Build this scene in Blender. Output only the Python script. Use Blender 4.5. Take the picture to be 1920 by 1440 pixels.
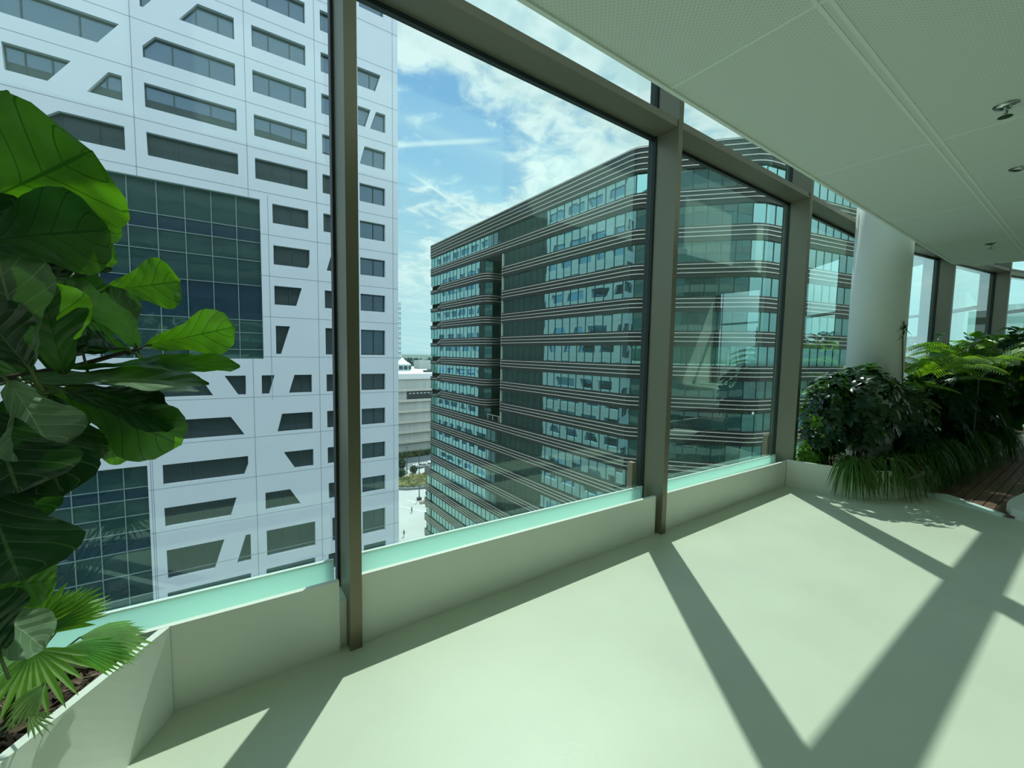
import bpy, bmesh, math, random
from math import sin, cos, pi, radians, sqrt, atan2, tan, hypot
from mathutils import Vector as V, Matrix, geometry, noise
for o in list(bpy.data.objects): bpy.data.objects.remove(o)
SC = bpy.context.scene
# ------------------------------------------------------------------ camera
FPX = 789.0
CAM = V((0, 0, 1.6))
_h, _p, _r = radians(55.03), radians(-4.165), radians(.957)
FW = V((cos(_h)*cos(_p), sin(_h)*cos(_p), sin(_p)))
_rt = FW.cross(V((0, 0, 1))).normalized(); _up = _rt.cross(FW)
RT = cos(_r)*_rt + sin(_r)*_up; UP = -sin(_r)*_rt + cos(_r)*_up
cd = bpy.data.cameras.new('camera'); co = bpy.data.objects.new('camera', cd); SC.collection.objects.link(co)
cd.sensor_width = 36; cd.lens = FPX/1920*36; cd.clip_start = .03; cd.clip_end = 6000
co.matrix_world = Matrix.Translation(CAM) @ Matrix((RT, UP, -FW)).transposed().to_4x4()
SC.camera = co
def ray(x, y): return FW + (x-960)/FPX*RT - (y-720)/FPX*UP
def at(x, y, ax, v):           # where a sight line meets the plane axis=v (used to read real positions)
    d = ray(x, y); return CAM + d*((v-CAM[ax])/d[ax])
# ------------------------------------------------------------------ view, world, sun
vs = SC.view_settings; SC.display_settings.display_device = 'sRGB'
vs.view_transform = 'Standard'; vs.look = 'None'; vs.gamma = 1; vs.use_curve_mapping = False; vs.exposure = -0.09
SC.cycles.transparent_max_bounces = 24
SC.cycles.max_bounces = 10; SC.cycles.diffuse_bounces = 6; SC.cycles.glossy_bounces = 5
SUN_AZ, SUN_EL, SUN_E = radians(50.41), radians(55.2), 5.2
SKY_STR = 1.12
W = bpy.data.worlds.new('world'); SC.world = W; W.use_nodes = True
nt = W.node_tree; N = nt.nodes; L = nt.links
def nd(t, **k):
    n = N.new(t)
    for a, b in k.items():
        if a.startswith('i'):
            n.inputs[int(a[1:])].default_value = b
        else: setattr(n, a, b)
    return n
def mth(op, a, b=None, c=None, clamp=False):
    n = N.new('ShaderNodeMath'); n.operation = op; n.use_clamp = clamp
    for i, v in enumerate((a, b, c)):
        if v is None: continue
        if isinstance(v, (int, float)): n.inputs[i].default_value = v
        else: L.new(v, n.inputs[i])
    return n.outputs[0]
def vdot(a, vec):
    n = N.new('ShaderNodeVectorMath'); n.operation = 'DOT_PRODUCT'; L.new(a, n.inputs[0]); n.inputs[1].default_value = vec
    return n.outputs['Value']
def smooth(x, lo, hi):
    n = N.new('ShaderNodeMapRange'); n.interpolation_type = 'SMOOTHSTEP'; L.new(x, n.inputs[0])
    n.inputs[1].default_value = lo; n.inputs[2].default_value = hi
    return n.outputs[0]
def mixc(f, a, b):
    n = N.new('ShaderNodeMix'); n.data_type = 'RGBA'
    if isinstance(f, (int, float)): n.inputs[0].default_value = f
    else: L.new(f, n.inputs[0])
    for i, v in ((6, a), (7, b)):
        if isinstance(v, tuple): n.inputs[i].default_value = (*v, 1)
        else: L.new(v, n.inputs[i])
    return n.outputs[2]
bg = N['Background']
gd = nd('ShaderNodeTexCoord').outputs['Generated']
sep = nd('ShaderNodeSeparateXYZ'); L.new(gd, sep.inputs[0])
dx, dy, dz = sep.outputs
zz = mth('ADD', mth('MAXIMUM', dz, 0.0), .14)
comb = nd('ShaderNodeCombineXYZ'); L.new(mth('DIVIDE', dx, zz), comb.inputs[0]); L.new(mth('DIVIDE', dy, zz), comb.inputs[1])
base = mixc(smooth(dz, 0.02, .75), (.52, .84, .98), (.19, .43, .86))
n1 = nd('ShaderNodeTexNoise'); L.new(comb.outputs[0], n1.inputs['Vector'])
n1.inputs['Scale'].default_value = 1.15; n1.inputs['Detail'].default_value = 9; n1.inputs['Roughness'].default_value = .62; n1.inputs['Distortion'].default_value = .35
n2 = nd('ShaderNodeTexNoise'); L.new(comb.outputs[0], n2.inputs['Vector'])
n2.inputs['Scale'].default_value = 7.0; n2.inputs['Detail'].default_value = 7; n2.inputs['Roughness'].default_value = .58; n2.inputs['Distortion'].default_value = .5
mp = nd('ShaderNodeMapping'); mp.inputs['Scale'].default_value = (.5, 2.2, 1); mp.inputs['Rotation'].default_value = (0, 0, .9); L.new(comb.outputs[0], mp.inputs[0])
n3 = nd('ShaderNodeTexNoise'); L.new(mp.outputs[0], n3.inputs['Vector']); n3.inputs['Scale'].default_value = .9; n3.inputs['Detail'].default_value = 6; n3.inputs['Distortion'].default_value = 1.1
clr = ray(800, 330).normalized()                    # the clear blue gap in the clouds
cl2 = ray(1010, 120).normalized()                   # the thick cloud bank
gap = smooth(vdot(gd, clr), .965, .997)
bank = smooth(vdot(gd, cl2), .80, .97)
puff = mth('ADD', mth('MULTIPLY', n1.outputs[0], .62), mth('MULTIPLY', n2.outputs[0], .38))
puff = mth('ADD', mth('SUBTRACT', puff, mth('MULTIPLY', gap, .15)), mth('MULTIPLY', bank, .15))
cm = mth('MULTIPLY', smooth(puff, .465, .60), smooth(dz, .03, .24))
veil = mth('MULTIPLY', smooth(n3.outputs[0], .40, .74), mth('SUBTRACT', .58, mth('MULTIPLY', gap, .22)))
low = smooth(dz, .42, .06)
veil = mth('ADD', veil, mth('MULTIPLY', low, .45), clamp=True)
sky = mixc(veil, base, (.78, .97, 1.0))
cloudcol = mixc(smooth(n2.outputs[0], .38, .62), (.78, .95, .99), (1.06, 1.14, 1.14))
sky = mixc(mth('MULTIPLY', cm, .93), sky, cloudcol)
behind = mth('MULTIPLY', smooth(mth('MULTIPLY', dy, -1), -.12, .45), smooth(dz, .02, .4))   # unseen extra-bright sky, added away from the view to lift the white facade
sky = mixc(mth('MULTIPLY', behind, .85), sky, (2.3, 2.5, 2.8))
def trail(col, a, b, wid, amt):                     # a vapour trail along the great circle from a to b
    ra, rb = ray(*a).normalized(), ray(*b).normalized()
    nrm = ra.cross(rb).normalized(); mid = (ra+rb).normalized(); half = mid.dot(ra)
    d = mth('ABSOLUTE', vdot(gd, nrm))
    m = mth('MULTIPLY', smooth(d, wid, 0), smooth(vdot(gd, mid), half-.002, half+.006))
    return mixc(mth('MULTIPLY', m, amt), col, (1.0, 1.1, 1.12))
sky = trail(sky, (770, 325), (960, 450), .0055, .75)
sky = trail(sky, (700, 274), (940, 262), .008, .55)
below = mixc(smooth(dz, -.02, .0), (.34, .38, .38), sky)
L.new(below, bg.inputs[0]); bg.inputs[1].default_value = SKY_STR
sd = bpy.data.lights.new('sun', 'SUN'); sd.energy = SUN_E; sd.angle = radians(.6); sd.color = (1, .97, .9)
so = bpy.data.objects.new('sun', sd); SC.collection.objects.link(so)
sdir = V((cos(SUN_AZ)*cos(SUN_EL), sin(SUN_AZ)*cos(SUN_EL), sin(SUN_EL)))
so.rotation_euler = sdir.to_track_quat('Z', 'Y').to_euler(); so.location = (20, 30, 50)
# ------------------------------------------------------------------ materials
def mat(name, col, rough=.5, metal=0, spec=.5, **k):
    m = bpy.data.materials.new(name); m.use_nodes = True; b = m.node_tree.nodes['Principled BSDF']
    b.inputs['Base Color'].default_value = (*col, 1); b.inputs['Roughness'].default_value = rough
    b.inputs['Metallic'].default_value = metal; b.inputs['Specular IOR Level'].default_value = spec
    for a, v in k.items(): b.inputs[a.replace('_', ' ')].default_value = v
    return m
def noisy(m, scale, lo, hi, bump=0, coord='Object', stretch=(1, 1, 1), det=5, bscale=None):
    t = m.node_tree; b = t.nodes['Principled BSDF']; c = b.inputs['Base Color'].default_value[:3]
    tc = t.nodes.new('ShaderNodeTexCoord'); mp = t.nodes.new('ShaderNodeMapping'); mp.inputs['Scale'].default_value = stretch
    n = t.nodes.new('ShaderNodeTexNoise'); n.inputs['Scale'].default_value = scale; n.inputs['Detail'].default_value = det
    r = t.nodes.new('ShaderNodeMapRange'); r.inputs[3].default_value = lo; r.inputs[4].default_value = hi; r.inputs[1].default_value = .3; r.inputs[2].default_value = .7
    mx = t.nodes.new('ShaderNodeMix'); mx.data_type = 'RGBA'; mx.blend_type = 'MULTIPLY'; mx.inputs[0].default_value = 1
    mx.inputs[6].default_value = (*c, 1)
    t.links.new(tc.outputs[coord], mp.inputs[0]); t.links.new(mp.outputs[0], n.inputs[0]); t.links.new(n.outputs[0], r.inputs[0])
    t.links.new(r.outputs[0], mx.inputs[7]); t.links.new(mx.outputs[2], b.inputs['Base Color'])
    if bump:
        n2 = n
        if bscale:
            n2 = t.nodes.new('ShaderNodeTexNoise'); n2.inputs['Scale'].default_value = bscale; n2.inputs['Detail'].default_value = 6; t.links.new(mp.outputs[0], n2.inputs[0])
        bp = t.nodes.new('ShaderNodeBump'); bp.inputs['Strength'].default_value = bump; bp.inputs['Distance'].default_value = .02
        t.links.new(n2.outputs[0], bp.inputs['Height']); t.links.new(bp.outputs[0], b.inputs['Normal'])
    return m
def glassmat(name, tint, boost=1.0, ior=1.5):
    m = bpy.data.materials.new(name); m.use_nodes = True; t = m.node_tree; t.nodes.clear()
    o = t.nodes.new('ShaderNodeOutputMaterial'); tr = t.nodes.new('ShaderNodeBsdfTransparent'); tr.inputs[0].default_value = (*tint, 1)
    g = t.nodes.new('ShaderNodeBsdfGlossy'); g.inputs['Roughness'].default_value = .0; g.inputs[0].default_value = (.72, 1, .9, 1)
    f = t.nodes.new('ShaderNodeFresnel'); f.inputs[0].default_value = ior
    mu = t.nodes.new('ShaderNodeMath'); mu.operation = 'MULTIPLY'; mu.inputs[1].default_value = boost; mu.use_clamp = True
    mx = t.nodes.new('ShaderNodeMixShader')
    ge = t.nodes.new('ShaderNodeNewGeometry'); m2 = t.nodes.new('ShaderNodeMath'); m2.operation = 'SUBTRACT'; m2.inputs[0].default_value = 1; t.links.new(ge.outputs['Backfacing'], m2.inputs[1])
    m3 = t.nodes.new('ShaderNodeMath'); m3.operation = 'MULTIPLY'; t.links.new(mu.outputs[0], m3.inputs[0]); t.links.new(m2.outputs[0], m3.inputs[1])
    t.links.new(f.outputs[0], mu.inputs[0]); t.links.new(m3.outputs[0], mx.inputs[0]); t.links.new(tr.outputs[0], mx.inputs[1]); t.links.new(g.outputs[0], mx.inputs[2]); t.links.new(mx.outputs[0], o.inputs[0])
    return m
def mirrormat(name, dark, refl, amt):              # coated facade glass: dark body under a tinted mirror coat
    m = bpy.data.materials.new(name); m.use_nodes = True; t = m.node_tree; b = t.nodes['Principled BSDF']
    b.inputs['Base Color'].default_value = (*dark, 1); b.inputs['Roughness'].default_value = .4
    g = t.nodes.new('ShaderNodeBsdfGlossy'); g.inputs['Roughness'].default_value = .015; g.inputs[0].default_value = (*refl, 1)
    lw = t.nodes.new('ShaderNodeFresnel'); lw.inputs[0].default_value = 1.5
    mr = t.nodes.new('ShaderNodeMapRange'); mr.inputs[1].default_value = .04; mr.inputs[2].default_value = 1; mr.inputs[3].default_value = amt; mr.inputs[4].default_value = 1
    mx = t.nodes.new('ShaderNodeMixShader'); t.links.new(lw.outputs[0], mr.inputs[0]); t.links.new(mr.outputs[0], mx.inputs[0])
    t.links.new(b.outputs[0], mx.inputs[1]); t.links.new(g.outputs[0], mx.inputs[2]); t.links.new(mx.outputs[0], t.nodes['Material Output'].inputs[0])
    return m
def leafmat(name, top, trans, rough=.35, spec=.5, tr=.55, vein=None, veins=7, var=.25):
    m = bpy.data.materials.new(name); m.use_nodes = True; t = m.node_tree; b = t.nodes['Principled BSDF']
    b.inputs['Roughness'].default_value = rough; b.inputs['Specular IOR Level'].default_value = spec
    lk = t.links.new; out = t.nodes['Material Output']
    tc = t.nodes.new('ShaderNodeTexCoord'); nz = t.nodes.new('ShaderNodeTexNoise'); nz.inputs['Scale'].default_value = 9; lk(tc.outputs['Object'], nz.inputs[0])
    mr = t.nodes.new('ShaderNodeMapRange'); mr.inputs[3].default_value = 1-var; mr.inputs[4].default_value = 1+var; mr.inputs[1].default_value = .3; mr.inputs[2].default_value = .7; lk(nz.outputs[0], mr.inputs[0])
    def sh(c):
        x = t.nodes.new('ShaderNodeMix'); x.data_type = 'RGBA'; x.blend_type = 'MULTIPLY'; x.inputs[0].default_value = 1; x.inputs[6].default_value = (*c, 1); lk(mr.outputs[0], x.inputs[7]); return x.outputs[2]
    ct, cr = sh(top), sh(trans)
    if vein:
        sp = t.nodes.new('ShaderNodeSeparateXYZ'); lk(tc.outputs['UV'], sp.inputs[0])
        def mm(op, a, b2=None):
            n = t.nodes.new('ShaderNodeMath'); n.operation = op
            for i, v in enumerate((a, b2)):
                if v is None: continue
                if isinstance(v, (int, float)): n.inputs[i].default_value = v
                else: lk(v, n.inputs[i])
            return n.outputs[0]
        au = mm('ABSOLUTE', mm('SUBTRACT', sp.outputs[0], .5))
        ph = mm('FRACT', mm('MULTIPLY', mm('SUBTRACT', sp.outputs[1], mm('MULTIPLY', au, .55)), veins))
        side = mm('LESS_THAN', mm('ABSOLUTE', mm('SUBTRACT', ph, .5)), .035)
        mid = mm('LESS_THAN', au, .014)
        vm = mm('MAXIMUM', side, mid)
        def mv(c, v):
            x = t.nodes.new('ShaderNodeMix'); x.data_type = 'RGBA'; lk(mm('MULTIPLY', vm, .75), x.inputs[0]); lk(c, x.inputs[6]); x.inputs[7].default_value = (*v, 1); return x.outputs[2]
        ct = mv(ct, vein[0]); cr = mv(cr, vein[1])
        w = mm('MULTIPLY', mm('ABSOLUTE', mm('SUBTRACT', ph, .5)), 1.0)
        bp = t.nodes.new('ShaderNodeBump'); bp.inputs['Strength'].default_value = .5; bp.inputs['Distance'].default_value = .01; lk(w, bp.inputs['Height']); lk(bp.outputs[0], b.inputs['Normal'])
    lk(ct, b.inputs['Base Color'])
    tl = t.nodes.new('ShaderNodeBsdfTranslucent'); lk(cr, tl.inputs[0])
    mx = t.nodes.new('ShaderNodeMixShader'); mx.inputs[0].default_value = tr
    lk(b.outputs[0], mx.inputs[1]); lk(tl.outputs[0], mx.inputs[2]); lk(mx.outputs[0], out.inputs[0])
    return m
M = {}
M['floor'] = noisy(mat('poured_floor', (.66, .70, .56), .42, spec=.3), 1.4, .94, 1.05, bump=.03, bscale=60)
M['white'] = noisy(mat('white_lacquer', (.86, .88, .80), .4, spec=.35), 2, .97, 1.02)
M['ceil'] = mat('ceiling_metal', (.80, .84, .76), .6, spec=.2)
t = M['ceil'].node_tree; tc = t.nodes.new('ShaderNodeTexCoord'); mp_ = t.nodes.new('ShaderNodeMapping'); mp_.inputs['Scale'].default_value = (60, 60, 0); mp_.inputs['Rotation'].default_value = (0, 0, .785)
vo = t.nodes.new('ShaderNodeTexVoronoi'); vo.inputs['Randomness'].default_value = 0; vo.inputs['Scale'].default_value = 1; r_ = t.nodes.new('ShaderNodeMapRange'); r_.inputs[1].default_value = .22; r_.inputs[2].default_value = .34; r_.inputs[3].default_value = .86; r_.inputs[4].default_value = 1
mx_ = t.nodes.new('ShaderNodeMix'); mx_.data_type = 'RGBA'; mx_.blend_type = 'MULTIPLY'; mx_.inputs[0].default_value = 1; mx_.inputs[6].default_value = (.80, .84, .76, 1)
t.links.new(tc.outputs['Object'], mp_.inputs[0]); t.links.new(mp_.outputs[0], vo.inputs[0]); t.links.new(vo.outputs[0], r_.inputs[0]); t.links.new(r_.outputs[0], mx_.inputs[7]); t.links.new(mx_.outputs[2], t.nodes['Principled BSDF'].inputs['Base Color'])
M['seam'] = mat('ceiling_seam', (.9, .94, .86), .5)
M['plaster'] = mat('plaster', (.78, .80, .74), .8)
M['void'] = mat('ceiling_void', (.6, .62, .57), .9)
M['bronze'] = noisy(mat('bronze_aluminium', (.235, .21, .155), .38, .35), 1.2, .96, 1.04)
M['bronzed'] = mat('bronze_front', (.20, .175, .12), .35, .4)
M['gasket'] = mat('black_gasket', (.012, .02, .022), .5)
M['glass'] = glassmat('window_glass', (.85, .945, .925), 2.7)
M['frost'] = mat('frosted_glass', (.70, .90, .84), .35)
t = M['frost'].node_tree; tl_ = t.nodes.new('ShaderNodeBsdfTranslucent'); tl_.inputs[0].default_value = (.78, 1, .92, 1); mx_ = t.nodes.new('ShaderNodeMixShader'); mx_.inputs[0].default_value = .8
t.links.new(t.nodes['Principled BSDF'].outputs[0], mx_.inputs[1]); t.links.new(tl_.outputs[0], mx_.inputs[2]); t.links.new(mx_.outputs[0], t.nodes['Material Output'].inputs[0])
M['rim'] = mat('glass_edge', (.80, .95, .90), .3)
M['column'] = mat('column_paint', (.86, .90, .84), .45)
M['chrome'] = mat('chrome', (.55, .58, .56), .2, 1)
M['mulch'] = noisy(mat('bark_mulch', (.07, .045, .03), .9), 40, .3, 1.9, bump=.8)
M['chip'] = noisy(mat('bark_chip', (.16, .10, .07), .9), 30, .4, 1.6)
M['stem'] = noisy(mat('stem_bark', (.09, .07, .045), .8), 30, .6, 1.4)
M['petiole'] = mat('petiole', (.10, .16, .04), .5)
M['deck'] = noisy(mat('deck_wood', (.15, .075, .045), .55), 3, .6, 1.4, stretch=(1, 14, 1), bump=.1)
M['fig'] = leafmat('fig_leaf', (.022, .085, .035), (.13, .36, .006), .27, .6, .5, vein=((.012, .06, .01), (.03, .12, .003)), veins=6)
M['figdark'] = leafmat('fig_leaf_dark', (.016, .055, .028), (.03, .11, .006), .3, .5, .33, vein=((.16, .26, .12), (.03, .1, .01)), veins=6)  # darker, less translucent fig leaves
M['figlit'] = leafmat('fig_leaf_skylit', (.20, .30, .17), (.05, .17, .01), .38, .5, .3, vein=((.45, .58, .34), (.03, .1, .01)), veins=6)  # lit copy of the fig leaf: reflected sky put into the colour
M['fan'] = leafmat('fan_leaf', (.10, .28, .05), (.32, .62, .04), .4, .4, .5)
M['fanpale'] = leafmat('fan_leaf_pale', (.30, .48, .20), (.5, .72, .2), .4, .4, .4)
M['sch'] = leafmat('umbrella_leaf', (.012, .045, .022), (.07, .22, .012), .22, .6, .3)
M['lime'] = leafmat('lime_leaf', (.09, .22, .03), (.35, .62, .03), .35, .4, .5)
M['palm'] = leafmat('palm_leaf', (.03, .10, .02), (.24, .46, .01), .35, .4, .5)
M['spider'] = leafmat('spider_leaf', (.03, .11, .02), (.10, .27, .02), .5, .12, .35)
M['spiderp'] = leafmat('spider_leaf_edge', (.26, .38, .12), (.4, .55, .12), .5, .12, .35)
M['dark'] = leafmat('dark_leaf', (.012, .042, .022), (.05, .16, .01), .6, .08, .3)
M['brown'] = leafmat('withered_leaf', (.16, .13, .07), (.2, .15, .05), .7, .2, .3)
# outdoors
M['wfac'] = noisy(mat('white_cladding', (.72, .73, .79), .5, spec=.3), .3, .98, 1.02)
M['wjoint'] = mat('cladding_joint', (.30, .34, .38), .8)
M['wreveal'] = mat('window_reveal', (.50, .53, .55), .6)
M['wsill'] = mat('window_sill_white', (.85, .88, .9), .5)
M['wglass'] = mirrormat('office_glass', (.025, .035, .04), (.34, .55, .80), .10)
M['wbar'] = mat('window_bar', (.03, .045, .055), .5)
M['curtain'] = mirrormat('curtain_glass', (.012, .04, .045), (.40, .75, .72), .10)
M['curtblue'] = mirrormat('curtain_blue', (.002, .022, .05), (.3, .55, .7), .06)
M['cbar'] = mat('curtain_bar', (.20, .27, .27), .5)
M['span'] = mat('dark_spandrel', (.024, .023, .021), .5, .1)
M['rail'] = mat('silver_rail', (.75, .70, .62), .35, .3)
M['dglass'] = mirrormat('coated_glass', (.006, .02, .022), (.42, .80, .76), .48)
M['dbar'] = mat('glass_joint', (.02, .04, .045), .5)
M['dark_in'] = mat('loggia_dark', (.03, .035, .035), .7)
M['pave'] = noisy(mat('plaza_paving', (.46, .47, .45), .8), .12, .9, 1.06)
M['paveline'] = mat('paving_line', (.8, .8, .78), .8)
M['asph'] = noisy(mat('asphalt', (.16, .18, .19), .9), .2, .85, 1.15)
M['grass'] = noisy(mat('grasses', (.20, .23, .07), .9), .4, .4, 1.6)
M['grass2'] = noisy(mat('yellow_grasses', (.42, .37, .15), .9), .5, .5, 1.5)
M['tree'] = noisy(mat('tree_green', (.05, .085, .045), .9), .5, .5, 1.5)
M['far'] = noisy(mat('hazed_far_trees', (.10, .15, .13), 1), .03, .7, 1.3)  # distance haze is put into this muted base colour
M['conc'] = noisy(mat('mall_concrete', (.42, .43, .40), .8), .25, .85, 1.1, stretch=(3, 1, .2))
M['concl'] = mat('mall_ledge', (.50, .47, .41), .8)
M['concrete2'] = mat('roof_white', (.66, .67, .66), .7)
M['mast'] = mat('dark_mast', (.06, .07, .07), .6)
M['wood2'] = mat('terrace_wood', (.30, .20, .13), .8)
M['skin'] = mat('skin', (.45, .28, .2), .6)
M['cl1'] = mat('dark_cloth', (.03, .035, .05), .8); M['cl2'] = mat('blue_cloth', (.08, .12, .22), .8); M['cl3'] = mat('pale_cloth', (.6, .6, .58), .8)
M['own'] = mat('own_tower_cladding', (.20, .20, .185), .6)
M['ownglass'] = mirrormat('own_tower_glass', (.02, .035, .035), (.4, .6, .6), .25)
M['greyb'] = mat('grey_building', (.33, .35, .33), .8); M['tower'] = mat('pale_tower', (.36, .47, .50), .7)
M['tent'] = mat('tent_white', (.85, .86, .84), .6)
# ------------------------------------------------------------------ helpers
def link(o): SC.collection.objects.link(o); return o
def tag(o, label=None, cat=None, group=None, kind=None):
    if label: o['label'] = label
    if cat: o['category'] = cat
    if group: o['group'] = group
    if kind: o['kind'] = kind
    return o
def empty(name, loc=(0, 0, 0), label=None, cat=None, group=None, kind=None):
    o = bpy.data.objects.new(name, None); o.location = loc; link(o); return tag(o, label, cat, group, kind)
class MB:
    def __init__(s): s.v = []; s.f = []; s.m = []; s.uv = []; s.mats = []
    def mi(s, m):
        if m not in s.mats: s.mats.append(m)
        return s.mats.index(m)
    def poly(s, pts, m, uv=None):
        b = len(s.v); s.v += [tuple(p) for p in pts]; s.f.append(tuple(range(b, b+len(pts)))); s.m.append(s.mi(m)); s.uv.append(uv or [(0, 0)]*len(pts))
    def box(s, x0, x1, y0, y1, z0, z1, m):
        p = [(x, y, z) for z in (z0, z1) for y in (y0, y1) for x in (x0, x1)]; s.hexa(p, m)
    def hexa(s, p, m):          # p: 8 points, index bit0=x bit1=y bit2=z
        b = len(s.v); s.v += [tuple(q) for q in p]
        for f in ((0, 2, 3, 1), (4, 5, 7, 6), (0, 1, 5, 4), (2, 6, 7, 3), (0, 4, 6, 2), (1, 3, 7, 5)):
            s.f.append(tuple(b+i for i in f)); s.m.append(s.mi(m)); s.uv.append([(0, 0)]*4)
    def prism(s, pts, z0, z1, m, top=None):
        n = len(pts); b = len(s.v); s.v += [(p[0], p[1], z0) for p in pts]+[(p[0], p[1], z1) for p in pts]
        fs = [tuple(range(b+n-1, b-1, -1)), tuple(range(b+n, b+2*n))]+[(b+i, b+(i+1) % n, b+n+(i+1) % n, b+n+i) for i in range(n)]
        for k, f in enumerate(fs): s.f.append(f); s.m.append(s.mi(top if (k == 1 and top) else m)); s.uv.append([(0, 0)]*len(f))
    def tube(s, pts, rad, m, n=7, cap=True):
        pts = [V(p) for p in pts]; rad = rad if isinstance(rad, (list, tuple)) else [rad]*len(pts)
        b = len(s.v); ref = V((.12, .31, .94)); prev = None
        for i, p in enumerate(pts):
            d = (pts[min(i+1, len(pts)-1)]-pts[max(i-1, 0)]).normalized()
            a = d.cross(ref if prev is None else prev.cross(d).cross(d)*-1 if False else ref)
            if a.length < 1e-4: a = d.cross(V((1, 0, 0)))
            a.normalize(); c = d.cross(a)
            for k in range(n): s.v.append(tuple(p+(a*cos(2*pi*k/n)+c*sin(2*pi*k/n))*rad[i]))
        for i in range(len(pts)-1):
            for k in range(n):
                k2 = (k+1) % n; s.f.append((b+i*n+k, b+i*n+k2, b+(i+1)*n+k2, b+(i+1)*n+k)); s.m.append(s.mi(m)); s.uv.append([(0, 0)]*4)
        if cap:
            for o_, r_ in ((0, -1), ((len(pts)-1)*n, 1)):
                s.f.append(tuple(b+o_+k for k in range(n))[::r_]); s.m.append(s.mi(m)); s.uv.append([(0, 0)]*n)
    def lathe(s, c, prof, m, n=32):
        b = len(s.v)
        for r, z in prof:
            for k in range(n): s.v.append((c[0]+r*cos(2*pi*k/n), c[1]+r*sin(2*pi*k/n), c[2]+z))
        for i in range(len(prof)-1):
            for k in range(n):
                k2 = (k+1) % n; s.f.append((b+i*n+k, b+i*n+k2, b+(i+1)*n+k2, b+(i+1)*n+k)); s.m.append(s.mi(m)); s.uv.append([(0, 0)]*4)
        for o_, r_ in ((0, -1), ((len(prof)-1)*n, 1)):
            s.f.append(tuple(b+o_+k for k in range(n))[::r_]); s.m.append(s.mi(m)); s.uv.append([(0, 0)]*n)
    def build(s, name, parent=None, smooth=False, loc=None):
        me = bpy.data.meshes.new(name); me.from_pydata(s.v, [], s.f)
        for m in s.mats: me.materials.append(M[m])
        me.polygons.foreach_set('material_index', s.m)
        if any(u[0] != u[-1] for u in s.uv if u):
            ul = me.uv_layers.new(name='UVMap'); flat = [c for u in s.uv for q in u for c in q]; ul.data.foreach_set('uv', flat)
        if smooth: me.polygons.foreach_set('use_smooth', [True]*len(s.f))
        me.update(); o = bpy.data.objects.new(name, me); link(o)
        if parent:
            o.parent = parent; o.location = -V(parent.location)
        return o
def copy_tree(o, parent=None):
    c = o.copy(); link(c)
    if parent: c.parent = parent
    for ch in list(o.children): copy_tree(ch, c)
    return c
def struct(o): o['kind'] = 'structure'; return o
# ------------------------------------------------------------------ the room: facade line
FL = [(-4.795, 2.25), (-2.113, 2.25), (.568, 2.25), (3.25, 2.25), (5.915, 2.25), (8.60, 2.25), (11.25, 1.84), (13.90, 1.43), (16.5, .75), (19.0, -.35), (21.2, -1.9), (23.0, -3.9), (24.2, -6.3), (24.9, -9.0)]
ROOM_Z = 5.8
b = MB(); b.prism([(-5.2, -9.3)]+[(FL[0][0]-.4, 2.5)]+[(p[0], p[1]+.26) for p in FL[:6]]+[(p[0]+.06, p[1]+.27) for p in FL[6:9]]+[(p[0]+.15, p[1]+.2) for p in FL[9:]]+[(25.1, -9.3)], -.35, 0, 'floor')
struct(b.build('floor'))
b = MB(); b.prism([(-5.2, -9.3)]+[(FL[0][0]-.4, 2.5)]+[(p[0], p[1]+.26) for p in FL[:6]]+[(p[0]+.06, p[1]+.27) for p in FL[6:9]]+[(p[0]+.15, p[1]+.2) for p in FL[9:]]+[(25.1, -9.3)], ROOM_Z, ROOM_Z+.3, 'void')
tr = struct(b.build('trim_upper_slab'))
b = MB(); b.box(-5.2, 25.1, -9.5, -9.3, -.35, ROOM_Z+.3, 'plaster'); struct(b.build('wall_back'))
b = MB(); b.box(-5.4, -5.2, -9.5, 2.5, -.35, ROOM_Z+.3, 'plaster'); struct(b.build('wall_left'))
# suspended ceiling with panel seams and the lit upstand at its edge
CE = 3.0
cp = [(-5.2, -9.3), (9.15, -9.3), (9.2, .70), (9.05, 1.25), (8.72, 1.44), (-5.2, 1.44)]
b = MB(); b.prism(cp, CE, CE+.03, 'ceil'); ceil_o = struct(b.build('ceiling'))
b = MB()
def pbar(b, a, c, w, z0, z1, m):
    a, c = V((a[0], a[1])), V((c[0], c[1])); d = (c-a).normalized(); n = V((-d.y, d.x))*w/2
    b.prism([a-n, c-n, c+n, a+n], z0, z1, m)
SX = [-5.0+.0, -3.44, -1.62, .18, 1.99, 3.81, 5.63, 7.45]
for x in SX[1:]: pbar(b, (x, -9.2), (x, 1.43), .018, CE-.002, CE+.004, 'seam')
for y in (-1.83, -5.3): pbar(b, (-5.2, y), (9.1, y), .018, CE-.002, CE+.004, 'seam')
pbar(b, (-5.2, .775), (9.15, .775), .016, CE-.003, CE+.004, 'seam'); pbar(b, (-5.2, .735), (9.15, .735), .016, CE-.003, CE+.004, 'seam')
b.build('ceiling_seam', ceil_o)
b = MB()
for a, c in zip(cp[1:-1], cp[2:]): pbar(b, a, c, .02, CE-.012, CE+.06, 'seam')
b.build('ceiling_edge_trim', ceil_o)
b = MB()
for a, c in zip(cp[1:-1], cp[2:]): pbar(b, (a[0]-.03, a[1]-.04), (c[0]-.03, c[1]-.04), .03, CE+.03, ROOM_Z, 'white')
b.build('bulkhead', ceil_o)
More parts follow.
